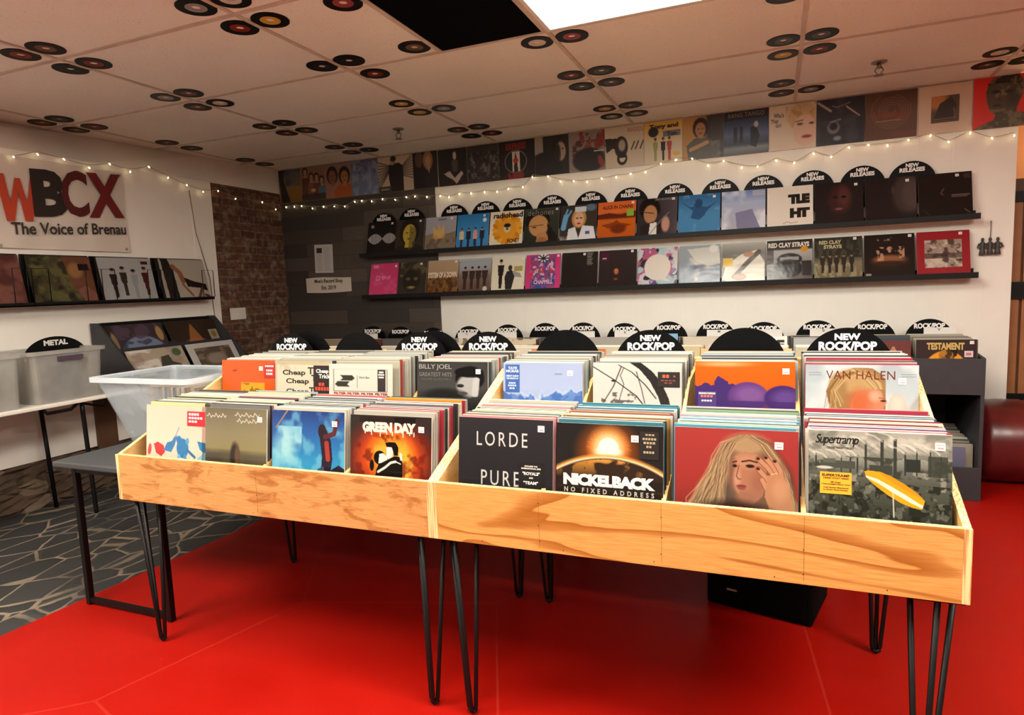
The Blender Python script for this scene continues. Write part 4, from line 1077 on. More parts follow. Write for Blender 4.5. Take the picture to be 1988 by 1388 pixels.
o = rear(a, .215, .53, 'cream cover repeating Cheap Trick in typewriter letters'); hype(o, .70, .10, 1.0, .85, '1c1413', [('Cheap', .15, .1, .85, .24), ('Trick', .3, .24, .95, .36), ('#', .3, .48, .65, .57, 'c8402e'), ('#', .1, .6, .9, .7, 'c8402e'), ('#', .1, .8, .9, .88)], k=0.66)
a = Art(110, 'e4dccf', k=0.46); a.l([(.08, .16), (.92, .16), (.92, .8), (.08, .8), (.08, .16)], .008, '4a4743'); a.p([(.18, .34), (.38, .34), (.42, .42), (.38, .49), (.18, .49), (.23, .42)], '35362f'); a.p([(.14, .52), (.34, .52), (.3, .6), (.34, .67), (.14, .67), (.1, .6)], '35362f'); a.l([(.46, .34), (.46, .7)], .006, '55514c')
a.tx('Short Bus', .49, .36, .65, .42, '3a3835', .01); a.tx('FILTER', .08, .83, .28, .9, 'a8413a', .05); a.tx('FILTER', .3, .83, .5, .9, 'a8413a', .05); a.tx('FILTER', .52, .83, .72, .9, 'a8413a', .05); a.tx('FILTER', .74, .83, .94, .9, 'a8413a', .05); a.r(.08, .92, 1, 1, 'a8413a')
o = rear(a, .53, .85, 'cream cover with a dark open-book emblem and red FILTER lettering', 1.115, -3.21); hype(o, .78, .16, .9, .78, '2a2220', [('#', .2, .08, .8, .16), ('#', .1, .2, .9, .27), ('#', .15, .32, .85, .39)], k=0.46)
a = Art(120, '3c3b3a', k=0.55); a.vg((0, '3e3d3c'), (.6, '4a4948'), (1, '2a2929')); a.e(.75, .38, .2, .28, '1c1b1b', .02); a.e(.72, .56, .15, .25, 'b0aeac', .04); a.e(.62, .55, .05, .04, '2a2929'); a.l([(.84, .4), (.82, .75)], .09, 'c4c2c0'); a.e(.4, .82, .3, .2, '262525', .1); a.e(.74, .24, .2, .12, '1a1919'); a.e(.65, .72, .07, .04, '4a4847')
a.tx('BILLY JOEL', .03, .06, .50, .2, 'b5b2ac', .0, .95); a.tx('GREATEST HITS', .03, .25, .5, .34, '8f8c88', .0); a.tx('VOLUME I & VOLUME II', .06, .38, .48, .43, '6f6c69', .0)
o = rear(a, .955, 1.27, 'dark grey portrait cover lettered BILLY JOEL GREATEST HITS'); price(o, .87, .12)
a = Art(140, k=0.6); a.vg((0, 'a9b6d8'), (.5, 'aebcdf'), (1, '98acd8')); f = a.field(7, 2, 61, 4) * .5 + .32; m = np.clip((a.y - f) / .03, 0, 1); a.mix(m, '4a72b8'); g = a.field(14, 10, 62, 4); a.mix(np.clip((g - .5) / .1, 0, 1) * m * np.clip(1.4 - a.y, 0, 1), '6f92cc'); a.mix(np.clip((a.y - f) / .01, 0, 1) * np.clip((f + .06 - a.y) / .02, 0, 1) * .7, 'd4ddee'); a.r(.66, .22, .75, .235, '7f90b8')
o = rear(a, 1.335, 1.65, 'pale blue cover with deep blue waves in the rear row', 1.124); price(o, .85, .12)
hype(o, .03, .04, .215, .6, '2f5596', [('TATE', .2, .08, .82, .17), ('MCRAE', .06, .19, .94, .28), ('DEBUT ALBUM', .08, .38, .92, .44), ('THE ONE DAY LP', .08, .47, .92, .53), ('#', .25, .64, .75, .69), ('#', .2, .73, .8, .78), ('#', .3, .83, .7, .88)], tc='dfe6f2', label='blue sticker', k=0.6)
a = Art(150, 'd6cec7', k=0.5); a.p([(.42, 0), (.55, 0), (.68, .2), (.78, .45), (.86, .8), (.88, 1), (.78, 1), (.74, .75), (.65, .42), (.54, .16)], '312d2d')
for pts, w in (([(0, .1), (.25, .4), (.5, .75), (.6, 1)], .016), ([(.3, .06), (.45, .22), (.6, .5), (.72, .8)], .014), ([(.1, 1), (.24, .55), (.33, .1)], .012), ([(.36, .12), (.32, .3), (.36, .5), (.3, .9)], .008), ([(.5, .2), (.56, .6), (.6, .95)], .009)): a.l(pts, w, '2e2a2a')
a.e(.24, .42, .025, .025, '2a2626'); a.n(16, 16, '4a4444', 71, .55, .62, .8, (.1, .68, .5, 1))
o = rear(a, 1.69, 2.005, 'white cover with a dark curved strap and thin spokes', 1.127); hype(o, .74, .2, .98, .54, '1c1817', [('#', .22, .18, .55, .38, 'd0543c'), ('vs.', .7, .22, .82, .34, 'b0563f'), ('#', .15, .52, .85, .6, '7c4036'), ('#', .3, .68, .7, .76, '7c4036')], k=0.5)
a = Art(160, k=0.52); a.vg((0, 'e8641f'), (.6, 'ea5f1a'), (1, 'e4581a')); a.e(.3, .06, .25, .05, 'f3b27c', .06, a=.8); f = .42 + .25 * (a.field(9, 2, 81, 4) - .3); a.mix(((a.y > f) & (a.x < .42)) * 1.0, '45306e'); a.p([(.2, .42), (.24, .3), (.29, .36), (.34, .42), (.36, .6), (.2, .6)], '45306e'); a.e(.54, .72, .2, .3, '5d3a7c', .02); a.e(.56, .68, .15, .18, '7a5490', .12); a.e(.88, .74, .18, .26, '432c6c', .02); a.e(.9, .72, .12, .14, '604488', .1); a.r(0, .8, 1, 1, '432c6c', .8)
o = rear(a, 2.05, 2.365, 'bright orange cover with rounded purple shapes', 1.134); price(o, .91, .1); hype(o, .03, .62, .22, .95, '3d2a66', [('SMASHING PUMPKINS', .05, .08, .95, .2), ('#', .15, .26, .85, .38, 'd86a4a'), ('#', .2, .55, .8, .65)], k=0.52)
a = Art(220); a.vg((0, 'a9b4ba'), (.2, 'b6c1c7'), (.5, 'c2cace')); a.n(4, 4, 'd2d8da', 91, .45, .7, .8)
a.p([(.73, .42), (.76, .32), (.8, .27), (.85, .29), (.89, .36), (.91, .46), (.75, .5)], 'cbbcb0'); a.e(.82, .38, .05, .07, 'd6cac0', .05)
a.p([(.24, .5), (.19, .27), (.23, .17), (.32, .08), (.44, .03), (.6, .035), (.68, .09), (.72, .16), (.72, .5)], '9a764c'); a.e(.45, .17, .2, .12, 'b99566', .06); a.e(.3, .25, .08, .14, 'a07c50', .05)
a.p([(.40, .5), (.42, .36), (.48, .27), (.6, .24), (.68, .26), (.70, .33), (.73, .37), (.70, .42), (.71, .5)], 'c98062'); a.e(.49, .38, .09, .12, 'c4663f', .1); a.e(.63, .31, .05, .05, 'd8a488', .05)
g = np.random.default_rng(9)
for i in range(130):
    t = g.random(); w = g.normal(0, .015)
    if t < .6: pts = [(.5 + w, .05 + .04 * g.random()), (.36 - .1 * t + w, .14), (.26 - .05 * t + w, .26), (.24 + .1 * t + 2 * w, .38 + .1 * g.random())]
    else: pts = [(.4 + .25 * (t - .6) + w, .05), (.5 + .3 * (t - .6) + w, .11), (.56 + .35 * (t - .6) + w, .18), (.62 + .22 * (t - .6) + w, .24)]
    a.l(pts, .004 + .005 * g.random(), ['d9bd90', '86643c', 'b8935f', '6f5030', 'c8a878'][i % 5], .55)
a.e(.70, .355, .025, .01, '4a2820', .006); a.l([(.66, .325), (.715, .335)], .008, '8a5a40')
for y in (.08, .105): a.r(.03, y, .15, y + .005, '6d767a'); a.r(.85, y + .01, .98, y + .015, '6d767a')
a.tx('VAN HALEN', .19, .06, .80, .145, '74382a', .0, 1.05)
o = rear(a, 2.395, 2.71, 'pale blue cover with fair tousled hair, lettered VAN HALEN', 1.126); price(o, .86, .16)
# ---- sleeves filed behind, seen by their upper edges
EC = ['dcd6ca', 'c4bdb0', 'e2dccd', 'aaa69e', 'd6cfb9', 'ddd6b8', '7c7e7c', 'b6c0c0', '4a545a', '262527', 'cfc2ba', 'c4ccc8', '98a095', 'e0d8c8', '3a3836', '5a5450', 'e6e0d4']
HOT = {2: ['c9574e', '3c3a3a', 'd8b0b8'], 3: ['b9343c', '3f5f8c', '2a2a2c', 'e0a030', 'a83a48', '55708c'], 4: ['d88a94', 'e6dca0', '2f5648'], 5: ['8a3a34', 'b98a4a', '3a7c8c'], 7: ['b8344c', '8c2c3c', '40608c', 'd8808c', '7a2a3a'], 6: ['5a9ab0', 'd8a0a4', '88a888'], 1: ['2c2b2d', '9a6a78', 'dcd8a8'], 0: ['4a5a44', 'e8e0a0', '2a2a28']}
SX = [.137, .433, .775, 1.115, 1.53, 1.856, 2.203, 2.54]
FN = ['the pale pink cover', 'the olive grey cover', 'the blue sky cover', 'the GREEN DAY cover', 'the LORDE cover', 'the NICKELBACK cover', 'the brick red cover', 'the factory skyline cover']
_em = {}
def filed_mesh(c, t):
    if (c, t) not in _em:
        mb = MB(); e = np.minimum(lin(hx(c)), .8); w, h = .315, .315
        mb.box((-w / 2, -t / 2, 0), (w / 2, t / 2, h - .0012), e * .55)
        for i in range(int(t / .002)):          # card edges and the dark gaps between them
            y = -t / 2 + .002 * i; mb.box((-w / 2 + .0006, y, h - .0012), (w / 2, y + .0012, h), np.minimum(e * (1.05 if i % 2 else .8), .8))
        _em[(c, t)] = mb.mesh('record_sleeve', [M_edge])
    return _em[(c, t)]
for k in range(8):
    n = 26; y0, y1 = -3.645, -3.385
    hot = HOT[k]
    for i in range(n):
        s = (i + .7) / n; y = y0 + (y1 - y0) * s
        c = rnd.choice(hot) if rnd.random() < .34 else rnd.choice(EC)
        t = rnd.choice((.004, .006, .0085))
        z = 1.004 + .016 * s + rnd.uniform(-.006, .004)
        lean = .12 - .04 * s
        o = place('record_sleeve', filed_mesh(c, t), (SX[k] + rnd.uniform(-.008, .008) + .006 * s, y - .315 * math.sin(lean), max(Z0, z - .315 * math.cos(lean))), lean)
        tag(o, 'record sleeve filed edge up behind %s' % FN[k], 'record sleeve', 'sleeves filed behind %s' % FN[k])
# the many further sleeves in the rear of the bins, in the black rack and in the tubs
sm = MB()
def bulk(x, y0, y1, z0, z1, n, lean, w=.315, cols=EC, jit=.006):
    for i in range(n):
        s = (i + .5) / n; y = y0 + (y1 - y0) * s; t = rnd.choice((.004, .006, .008)); h = .315
        z = z0 + (z1 - z0) * s + rnd.uniform(-jit, jit * .6)
        M = Matrix.Translation((x + rnd.uniform(-.006, .006), y - h * math.sin(lean), z - h * math.cos(lean))) @ Matrix.Rotation(-lean, 4, 'X')
        e = np.minimum(lin(hx(rnd.choice(cols))), .8)
        sm.box((-w / 2, -t / 2, 0), (w / 2, t / 2, h - .001), e * .5, 0, M); sm.box((-w / 2, -t / 2, h - .001), (w / 2, t / 2 - .0012, h), e, 0, M)
for k, (x0, x1) in enumerate(((-.092, .223), (.215, .53), (.54, .855), (.955, 1.27), (1.335, 1.65), (1.69, 2.005), (2.05, 2.365), (2.395, 2.71))):
    bulk((x0 + x1) / 2 + .004, -3.18, -2.87, 1.126, 1.134, 30, .09, cols=EC + HOT[k][:1])
for k in range(8):                        # the bins behind, turned the other way
    bulk(XD[k], -2.56, -2.30, 1.122, 1.10, 20, .0, cols=EC[:6] + ['d8cca8', 'c8b890', '8a5a4a'])
OLD = ['8a8274', 'b9ae98', 'd2c8b2', '5f5a52', '3a3633', 'a89a80', 'c8c2b4', '7a3a30', '4a5a6a', '99928a', 'e0d8c4']
XB = [(UX0 + .01 + (i + .5) * (UX1 - UX0 - .02) / 14) for i in range(14)]
for k, x in enumerate(XB):
    if k < 13: bulk(x, -.80, -.42, 1.012, .972, 22, .06, cols=OLD, jit=.010)
    else: bulk(x, -.80, -.42, .985, .99, 22, .06, cols=OLD[:3] + OLD[6:7])
    bulk(x, -.38, -.24, .962, .97, 8, .05, cols=OLD, jit=.010)
    bulk(x, -.80, -.30, .33, .37, 16, .06, cols=OLD)
for i in range(34):                       # long tub on the dark table: sleeves seen end-on, standing across it
    x = -.56 + i * .0092
    M = Matrix.Translation((x, -3.075, .71)) @ Matrix.Rotation(.06, 4, 'Y')
    sm.box((-.003, -.157, 0), (.003, .157, .285), lin(hx(rnd.choice(['8a6a50', 'b9a48c', '6a5a4c', 'c9b8a0', '4f4a46', 'a07a5a', '7c8890']))), 0, M)
for i in range(22):
    x = -2.24 + i * .012
    sm.box((x, -2.86, .812), (x + .005, -2.59, 1.10), lin(hx(rnd.choice(OLD))))
for i in range(22):
    x = -2.24 + i * .012
    sm.box((x, -3.42, .812), (x + .005, -3.10, 1.10), lin(hx(rnd.choice(OLD))))
stuff(sm.build('record_sleeves', M_edge), 'close packed record sleeves in the rear bin rows, the black rack and the tubs', 'record sleeves')
# ---- first sleeves of the black rack that show between the signs
G3 = 'front sleeves in the back rack'
def rack(k, c, lb, z=1.018, words=(), tc='d8d0c0', edge='b9ae98', art=None):
    a = art or Art(60, c)
    for w in words: a.tx(*w)
    put_cover(a, XB[k] - .1575, XB[k] + .1575, -.835, z, .08, lb, 1.0, M_card, group=G3, edge=edge)
rack(2, '4a4540', 'dark grey sleeve in the back rack, third section from the left')
a = Art(60, 'b8b0a0'); a.n(6, 6, '4a4640', 3, .5, .6); rack(3, '', 'worn speckled sleeve in the back rack, fourth section from the left', art=a)
a = Art(60, 'c2b8a2'); a.n(9, 5, '6a6458', 4, .5, .58); rack(4, '', 'cream patterned sleeve in the back rack, left of the middle', art=a)
a = Art(60, 'b8ac94'); a.n(5, 9, '5a4a38', 8, .5, .6); a.l([(.2, .5), (.8, .3)], .02, '3a342c'); rack(5, '', 'tan sleeve with brown marks in the back rack', art=a)
rack(6, '3a3430', 'black sleeve lettered NICK KAMEN in the back rack', words=[('NICK KAMEN', .06, .05, .9, .17, 'a89468', .01)])
rack(7, '8a8880', 'plain mid grey sleeve in the middle of the back rack')
a = Art(60, '6f9ab8'); rack(8, '', 'light blue sleeve in the back rack behind the NEW ROCK/POP sign', 1.04, [('The Beach Boys', .32, .12, .72, .18, '3f5f78', .0)], art=a)
rack(9, 'b0a898', 'pale stone coloured sleeve in the back rack')
rack(10, 'd8d4cc', 'white sleeve with bold black RE lettering in the back rack', 1.018, [('RE', .62, .08, .95, .3, '1f1d1c', .06)])
rack(11, '9a9c9c', 'silver grey sleeve in the back rack near its right end', 1.005)
rack(12, '5a2420', 'dark red sleeve lettered LA in the back rack', .985, [('LA', .5, .12, .8, .3, 'a06a50', .04)])
a = Art(110, '352a2a'); a.e(.5, .62, .36, .4, 'cf8a2a', .02); a.e(.5, .64, .27, .3, '4d3478', .02); a.n(8, 8, '1f1a1c', 5, .5, .56, .9, (.32, .2, .68, .62)); a.e(.5, .3, .12, .1, 'a06a2c'); a.n(9, 9, '2a2220', 6, .48, .6, .8, (.4, .2, .6, .5))
a.tx('TESTAMENT', .18, .06, .8, .2, 'b59a5c', .05)
o = put_cover(a, 3.118, 3.433, -.84, .99, .07, 'brown cover with an orange and purple arch, lettered TESTAMENT', 1.0, M_film, group=G3); price(o, .92, .06); hype(o, .80, .22, .94, .34, 'c9b0b0', [('#', .2, .3, .8, .7, '8c3a3a')])
a = Art(50, '4e4e62'); a.vg((0, '5a5a70'), (1, '464658'))
put_cover(a, 3.05, 3.43, -.83, .325, .08, 'dusky purple sleeve in the lower tier of the back rack', 1.0, M_card, group=G3)

# ---- covers on the ledges
def ledge(i, row, art, lb, mat=None, st=True, pr=(.85, .07), gain=None):
    z = 1.7752 if row == 0 else 1.3762
    x0 = -1.39 + .3304 * i
    x = x0 + .165 + (.02 if i == 0 else 0)
    w = .318
    me = sleeve_mesh('record_sleeve', art, mat or M_film, w, .318, .006, 'cfc8bc', gain or GB)
    o = place('record_sleeve', me, (x, -.119, z), .255)
    tag(o, lb, 'record sleeve', 'covers on the %s ledge' % ('upper', 'lower')[row])
    if st: price(o, *pr, w, .318, -.0037)
    return o
U = 84
a = Art(U, '1e1a1a')
for i in range(32):
    x = .02 + i * .031; hh = .15 * abs(math.sin(i / 32 * 2 * math.pi)) + .015; a.r(x, .53 - hh, x + .02, .53 + hh, 'b9b4b2')
a.e(.16, .14, .05, .05, 'a09a98', .03); ledge(0, 0, a, 'black cover with a grey waveform at the left end of the upper ledge')
a = Art(U, '37302a'); a.bust(.5, .42, .42, 'b8a03c', '241f1e', '2a2422'); a.p([(.5, .2), (.72, .3), (.7, .8), (.5, .95)], '5a5030', .6); ledge(1, 0, a, 'dark cover with a yellow lit face on the upper ledge')
a = Art(U); a.vg((0, 'a9a8b4'), (.5, '9f9ca0'), (.6, '82786e'), (1, '6f6154')); a.p([(0, .55), (.3, .48), (.5, .56), (.8, .5), (1, .46), (1, 1), (0, 1)], '857462'); a.e(.46, .55, .2, .14, 'c79a58', .04); a.p([(.28, .5), (.24, .26), (.4, .42), (.44, .18), (.52, .4), (.6, .22), (.64, .5), (.5, .64)], 'd2ab6c'); a.n(8, 8, '5f5246', 3, .5, .62, .7, (0, .65, 1, 1)); a.tx('HUNTER', .42, .07, .66, .11, '4a4444'); a.t.pop(); a.l([(.42, .09), (.66, .09)], .03, '55525a'); ledge(2, 0, a, 'grey desert cover with a golden flame shape')
a = Art(U); a.vg((0, '2f78b4'), (.6, '3f90cc'), (1, '3a86c0'))
for x, c, s in ((.17, 'd2c0a0', '3a3a48'), (.38, '2a2a3c', '2a2a3c'), (.59, 'd8988c', '2c3448'), (.8, '26303c', '26303c')):
    a.man(x, .4, .58, s, 'c99c80', '4a3428'); a.p([(x - .07, .5), (x + .07, .5), (x + .07, .74), (x - .07, .74)], c)
a.e(.86, .2, .06, .06, 'dfe8ee'); ledge(3, 0, a, 'sky blue cover with four small standing people')
a = Art(U, 'e6d8c0'); 
for i in range(20):
    q = i / 20 * 6.283; a.e(.53 + .3 * math.cos(q), .52 + .3 * math.sin(q), .15, .09, ['dd9224', 'e8a834', 'cf7f1c'][i % 3], .02, rot=math.degrees(q))
a.e(.53, .52, .28, .28, 'e09a2c', .05); a.e(.53, .5, .1, .12, 'd8c4a8'); a.e(.53, .42, .1, .06, '2a221c'); a.e(.53, .52, .035, .03, '4a3c30'); a.tx('radiohead', .1, .04, .98, .2, '2a2420', .04); a.tx('HONEY', .55, .8, .92, .93, '5a3414', .05); ledge(4, 0, a, 'cream cover with an orange flower burst, lettered radiohead', pr=(.95, .2), st=False)
a = Art(U, '3a3d34'); a.vg((0, '3c4038'), (1, '2c2c28')); a.e(.38, .34, .36, .26, '201b18', .02); a.e(.42, .5, .28, .3, 'c08e5c', .03, rot=-12); a.l([(.16, .5), (.55, .48)], .02, '5a3a24'); a.e(.3, .54, .06, .02, '4a2e1e'); a.p([(.4, .72), (.62, .66), (.74, .9), (.42, 1), (.36, 1)], 'b58256'); a.p([(.66, .42), (.95, .8), (1, 1), (.72, 1)], '211d1b'); a.e(.52, .9, .14, .08, '9a6a44'); a.tx('deftones', .1, .05, .84, .2, '85847c', .0, 1.1); ledge(5, 0, a, 'dark cover with a man looking down, lettered deftones', pr=(.93, .06))
a = Art(U, '3a3330'); a.e(.52, .38, .2, .26, 'b98a4c', .03); a.r(.4, .06, .72, .2, 'cdd4dc'); a.e(.52, .4, .13, .2, 'd8a888', .02); a.e(.52, .52, .05, .025, '9c2c2a'); a.e(.47, .37, .03, .018, '2c2220'); a.e(.58, .37, .03, .018, '2c2220'); a.p([(.24, .66), (.42, .6), (.52, .92), (.62, .58), (.92, .62), (1, 1), (.2, 1)], 'd9dade'); a.l([(.1, .62), (.16, .3)], .14, '6aa4d0'); a.l([(.1, .4), (.2, .12)], .05, '6aa4d0'); a.l([(.16, .4), (.3, .16)], .05, '6aa4d0'); a.r(.7, .74, .82, .82, '3f5f9a'); a.e(.84, .1, .14, .1, '7aa0b8', .04, a=.6); a.n(2, 2, 'f2f0ea', 7, .55, .7, .5, (0, .85, 1, 1)); ledge(6, 0, a, 'cover with a fair haired person in white and a blue glove', st=False)
a = Art(U); a.vg((0, 'd4642c'), (.3, 'd86a30'), (.42, '7a2c18'), (.5, 'c8621e'), (1, 'b5531a')); a.p([(0, .34), (.3, .3), (.6, .36), (1, .28), (1, .45), (0, .45)], '5c2418'); a.p([(.1, .62), (.42, .56), (.5, .5), (.6, .58), (.9, .64), (.7, .72), (.3, .72)], '8a3a14'); a.e(.55, .74, .2, .12, '6a2a12', .06); a.tx('ALICE IN CHAINS', .12, .1, .92, .2, '4a1f14', .03); a.r(.76, .24, .94, .42, '7fb03c'); ledge(7, 0, a, 'orange desert cover with a green sticker, lettered ALICE IN CHAINS', pr=(.92, .06))
a = Art(U); a.vg((0, '3b3438'), (1, '2c2628')); a.hg(.5, 1, '575058', .8); a.e(.32, .28, .26, .3, '1d1614', .04); a.e(.34, .42, .17, .24, 'b07c58', .03); a.l([(.2, .36), (.42, .4)], .02, '3a241a'); a.p([(.1, .72), (.4, .62), (.66, .7), (.6, 1), (.1, 1)], '2a2022'); a.p([(.34, .66), (.5, .64), (.5, 1), (.3, 1)], 'd8d4cc'); a.e(.72, .7, .1, .2, 'b98a78', .04); a.l([(.3, .98), (.6, .6), (.8, .4)], .02, '7a7880'); a.tx('JEFF BUCKLEY', .45, .02, .92, .08, 'a89c98', .0); ledge(8, 0, a, 'dark cover with a singer in a jacket and white shirt', pr=(.91, .05))
a = Art(U); a.vg((0, '2f6496'), (.5, '4a86b4'), (1, '3f7cac')); a.p([(.05, .16), (.3, .32), (.45, .3), (.7, .34), (.95, .2), (.7, .42), (.62, .56), (.5, .66), (.3, .6), (.36, .42)], '2a5280'); a.e(.48, .24, .1, .12, '28466e', .03); a.n(5, 5, '7aaed0', 8, .55, .75, .6); ledge(9, 0, a, 'blue cover with a swimming figure on the upper ledge', pr=(.86, .08))
a = Art(U); a.vg((0, '6f86bc'), (.3, 'a8b4d0'), (1, 'a9a8b8')); a.n(3, 3, 'e6e8ee', 5, .45, .7, .8); a.p([(.32, .55), (.7, .48), (.82, .8), (.9, 1), (.36, 1)], '7a7898', .9); a.r(.7, .02, .98, .16, 'b8b8bc', .7); ledge(10, 0, a, 'pale blue cover with a painted white reflection and a soft grey shape', st=False)  # white patches are a reflection painted into the print
a = Art(U, 'e2d8cc'); a.tx('TLE', .46, .2, .93, .44, '2a2522', .09, .85); a.tx('HT', .5, .54, .93, .78, '2a2522', .09, .85); a.l([(.36, .9), (.45, .86), (.52, .9), (.66, .88)], .012, '8a7c70'); ledge(11, 0, a, 'cream cover with heavy black letters TLE and HT', st=False)  # blank left part stands for glare that hides the other letters
a = Art(U, '221c1d'); a.e(.52, .42, .24, .34, '3e2222', .1); a.e(.6, .36, .12, .22, '55302c', .1); a.e(.5, .64, .08, .025, '7a5a54', .02); a.e(.42, .36, .05, .03, '1a1415'); a.e(.6, .36, .05, .03, '1a1415'); ledge(12, 0, a, 'near black cover with a dim reddish face', pr=(.85, .08))
a = Art(U, '241d1e'); a.e(.82, .4, .28, .44, '3f3534', .1); a.e(.9, .42, .18, .34, '4f4442', .1); a.e(.55, .3, .03, .08, '4a3c3a', .02); ledge(13, 0, a, 'near black cover with half a grey face', pr=(.83, .09))
a = Art(U, '1e1918'); a.l([(.48, .36), (.42, .46), (.46, .5)], .02, '7a4e3c'); a.r(.62, .5, .95, .52, '6a5c54'); a.r(.62, .54, .9, .555, '5c5049'); a.l([(.1, .82), (.22, .94)], .012, '5a4a42'); a.l([(.85, .84), (.94, .92)], .012, '8a7a70'); a.r(.84, .05, .97, .16, '3a302e'); ledge(14, 0, a, 'black cover with small faint lines at the right end of the upper ledge', pr=(.73, .07))
a = Art(U, 'cd3f72'); a.n(5, 5, 'd85a88', 2, .5, .75, .6); a.l([(.24, .38), (.24, .52), (.34, .5), (.36, .42), (.24, .38)], .02, 'e8a0b8'); a.l([(.42, .4), (.46, .5)], .02, 'e8a0b8'); a.tx('DIV LAY', .46, .39, .74, .5, 'eab0c4', .0); a.r(.1, .05, .28, .14, 'e486a8'); ledge(0, 1, a, 'bright pink cover at the left end of the lower ledge', pr=(.9, .1))
a = Art(U, '37302a'); a.n(7, 7, '6a6440', 5, .42, .66, .8, (.1, 0, 1, .45)); a.e(.5, .56, .3, .34, '2a2522', .08); a.e(.38, .52, .07, .05, '6a5a40', .04); a.e(.64, .52, .07, .05, '6a5a40', .04); a.e(.5, .78, .12, .04, '9a8048', .04); ledge(1, 1, a, 'murky green brown cover on the lower ledge', pr=(.8, .07))
a = Art(U); a.vg((0, 'b59a80'), (.4, 'a88a68'), (.5, '6f4f30'), (1, '5c3c26')); a.n(12, 10, '8a5c2c', 6, .45, .6, .8, (0, .4, 1, 1)); a.n(9, 9, '3a2818', 7, .5, .62, .7, (0, .55, 1, 1)); a.tx('SYSTEM OF A DOWN', .02, .36, .97, .53, 'e2d2bc', .05); ledge(2, 1, a, 'brown hillside cover lettered SYSTEM OF A DOWN', pr=(.92, .06))
a = Art(U); a.vg((0, 'a9adb2'), (.3, '9aa0a6'), (.5, '7a6a60'), (1, '5c4238'))
for x in (.2, .42, .62, .82): a.man(x, .24, .66, '3a2c2a', 'b08a78', '2c2220', 1.1)
a.l([(0, .12), (1, .08)], .008, '8a8c90'); a.e(.84, .9, .07, .07, 'c9c4c0'); ledge(3, 1, a, 'cover with four people standing by pale water', st=False)
a = Art(U, 'ddd4be'); a.man(.28, .08, .84, '242220', 'c8a888', '2a2422', .9); a.e(.56, .34, .06, .08, '3a302c'); a.p([(.46, .44), (.62, .4), (.7, .6), (.62, .95), (.44, .95), (.4, .6)], '2a2a2c'); a.p([(.62, .42), (.86, .5), (.92, .62), (.7, .6)], '9a9890'); a.r(.68, .3, .93, .44, 'a89a58'); ledge(4, 1, a, 'cream cover with two people in dark clothes', pr=(.95, .08))
a = Art(U, 'c83a76'); a.r(.14, .04, .86, 1, '8a4a84'); a.n(14, 12, '35508f', 7, .48, .58, .9, (.14, .1, .86, 1)); a.n(16, 14, 'dcb6c4', 8, .55, .62, .9, (.14, .1, .86, .7)); a.n(12, 12, 'b8323c', 9, .56, .64, .9, (.14, .1, .86, .9)); a.e(.5, .1, .16, .12, 'e2d6d8')
for i in range(8): a.l([(.5, .12), (.5 + .16 * math.cos(i * .785), .12 + .12 * math.sin(i * .785))], .03, '2a2430')
a.r(.2, .7, .84, .86, '3a4a8a'); a.tx('CHAPPELL', .24, .72, .8, .84, 'd7a8c0', .05); ledge(5, 1, a, 'pink and blue crowded cover lettered CHAPPELL', pr=(.93, .06))
a = Art(U, '231d1d'); a.vg((0, '2a2424'), (1, '1d1818'))
for i in range(8): a.r(.7, .04 + i * .045, .86 - .02 * (i % 3), .06 + i * .045, '8a8280')
ledge(6, 1, a, 'black cover with a short column of text on the lower ledge', pr=(.63, .06))
a = Art(U, '2e2426'); a.vg((0, '33282a'), (1, '231b1d')); a.e(.47, .58, .06, .08, 'b5623a', .04); a.e(.47, .54, .04, .02, 'd08a58', .02); a.e(.46, .78, .05, .03, '8a4a34', .03); a.r(.05, .02, .26, .28, '4a1e34'); a.r(.1, .2, .2, .24, 'b8a8b0'); ledge(7, 1, a, 'black cover with a small orange light', pr=(.88, .05))
a = Art(U, 'c9c2c8'); a.n(5, 5, '2a2630', 3, .5, .56, .95); a.n(5, 5, '6a4a88', 12, .55, .62, .9); a.n(5, 5, 'b85a7c', 13, .6, .66, .9); a.n(5, 5, 'a8c4cc', 14, .6, .66, .9); a.e(.5, .52, .33, .34, 'd9d0c6'); a.p([(.66, .76), (.84, .9), (.6, .86)], 'd9d0c6'); ledge(8, 1, a, 'patchwork cover with a big white disc shape', st=False)
a = Art(U); a.vg((0, '98a0a6'), (.5, '7f8a98'), (1, '5a6880')); a.p([(.2, .1), (.95, .05), (1, .5), (.7, .55), (.4, .4)], 'c4c4bc'); a.l([(.3, .36), (.5, .52), (.42, .86)], .09, 'b8b0a4'); a.l([(.5, .5), (.7, .6)], .08, 'b5ada0'); a.n(4, 4, '46546c', 4, .5, .7, .6, (0, .5, 1, 1)); a.e(.83, .11, .1, .1, 'dad6d0'); ledge(9, 1, a, 'blue grey cover with pale drapery and a round white sticker', st=False)
a = Art(U, '8a8880'); a.vg((0, 'b4b2aa'), (.3, '6a6862'), (1, '77756c')); a.p([(.1, .55), (.45, .3), (.8, .2), (.98, .5), (.98, 1), (.2, 1), (.02, .9)], 'd2ccbc'); a.l([(.3, .85), (.6, .5), (.85, .25)], .11, '4a4038'); a.e(.42, .86, .16, .08, 'b08468'); a.r(.03, .38, .26, .6, 'd9b030'); a.e(.62, .3, .12, .07, 'a87c62'); ledge(10, 1, a, 'cover with a cream jacket and a yellow square sticker', st=False)
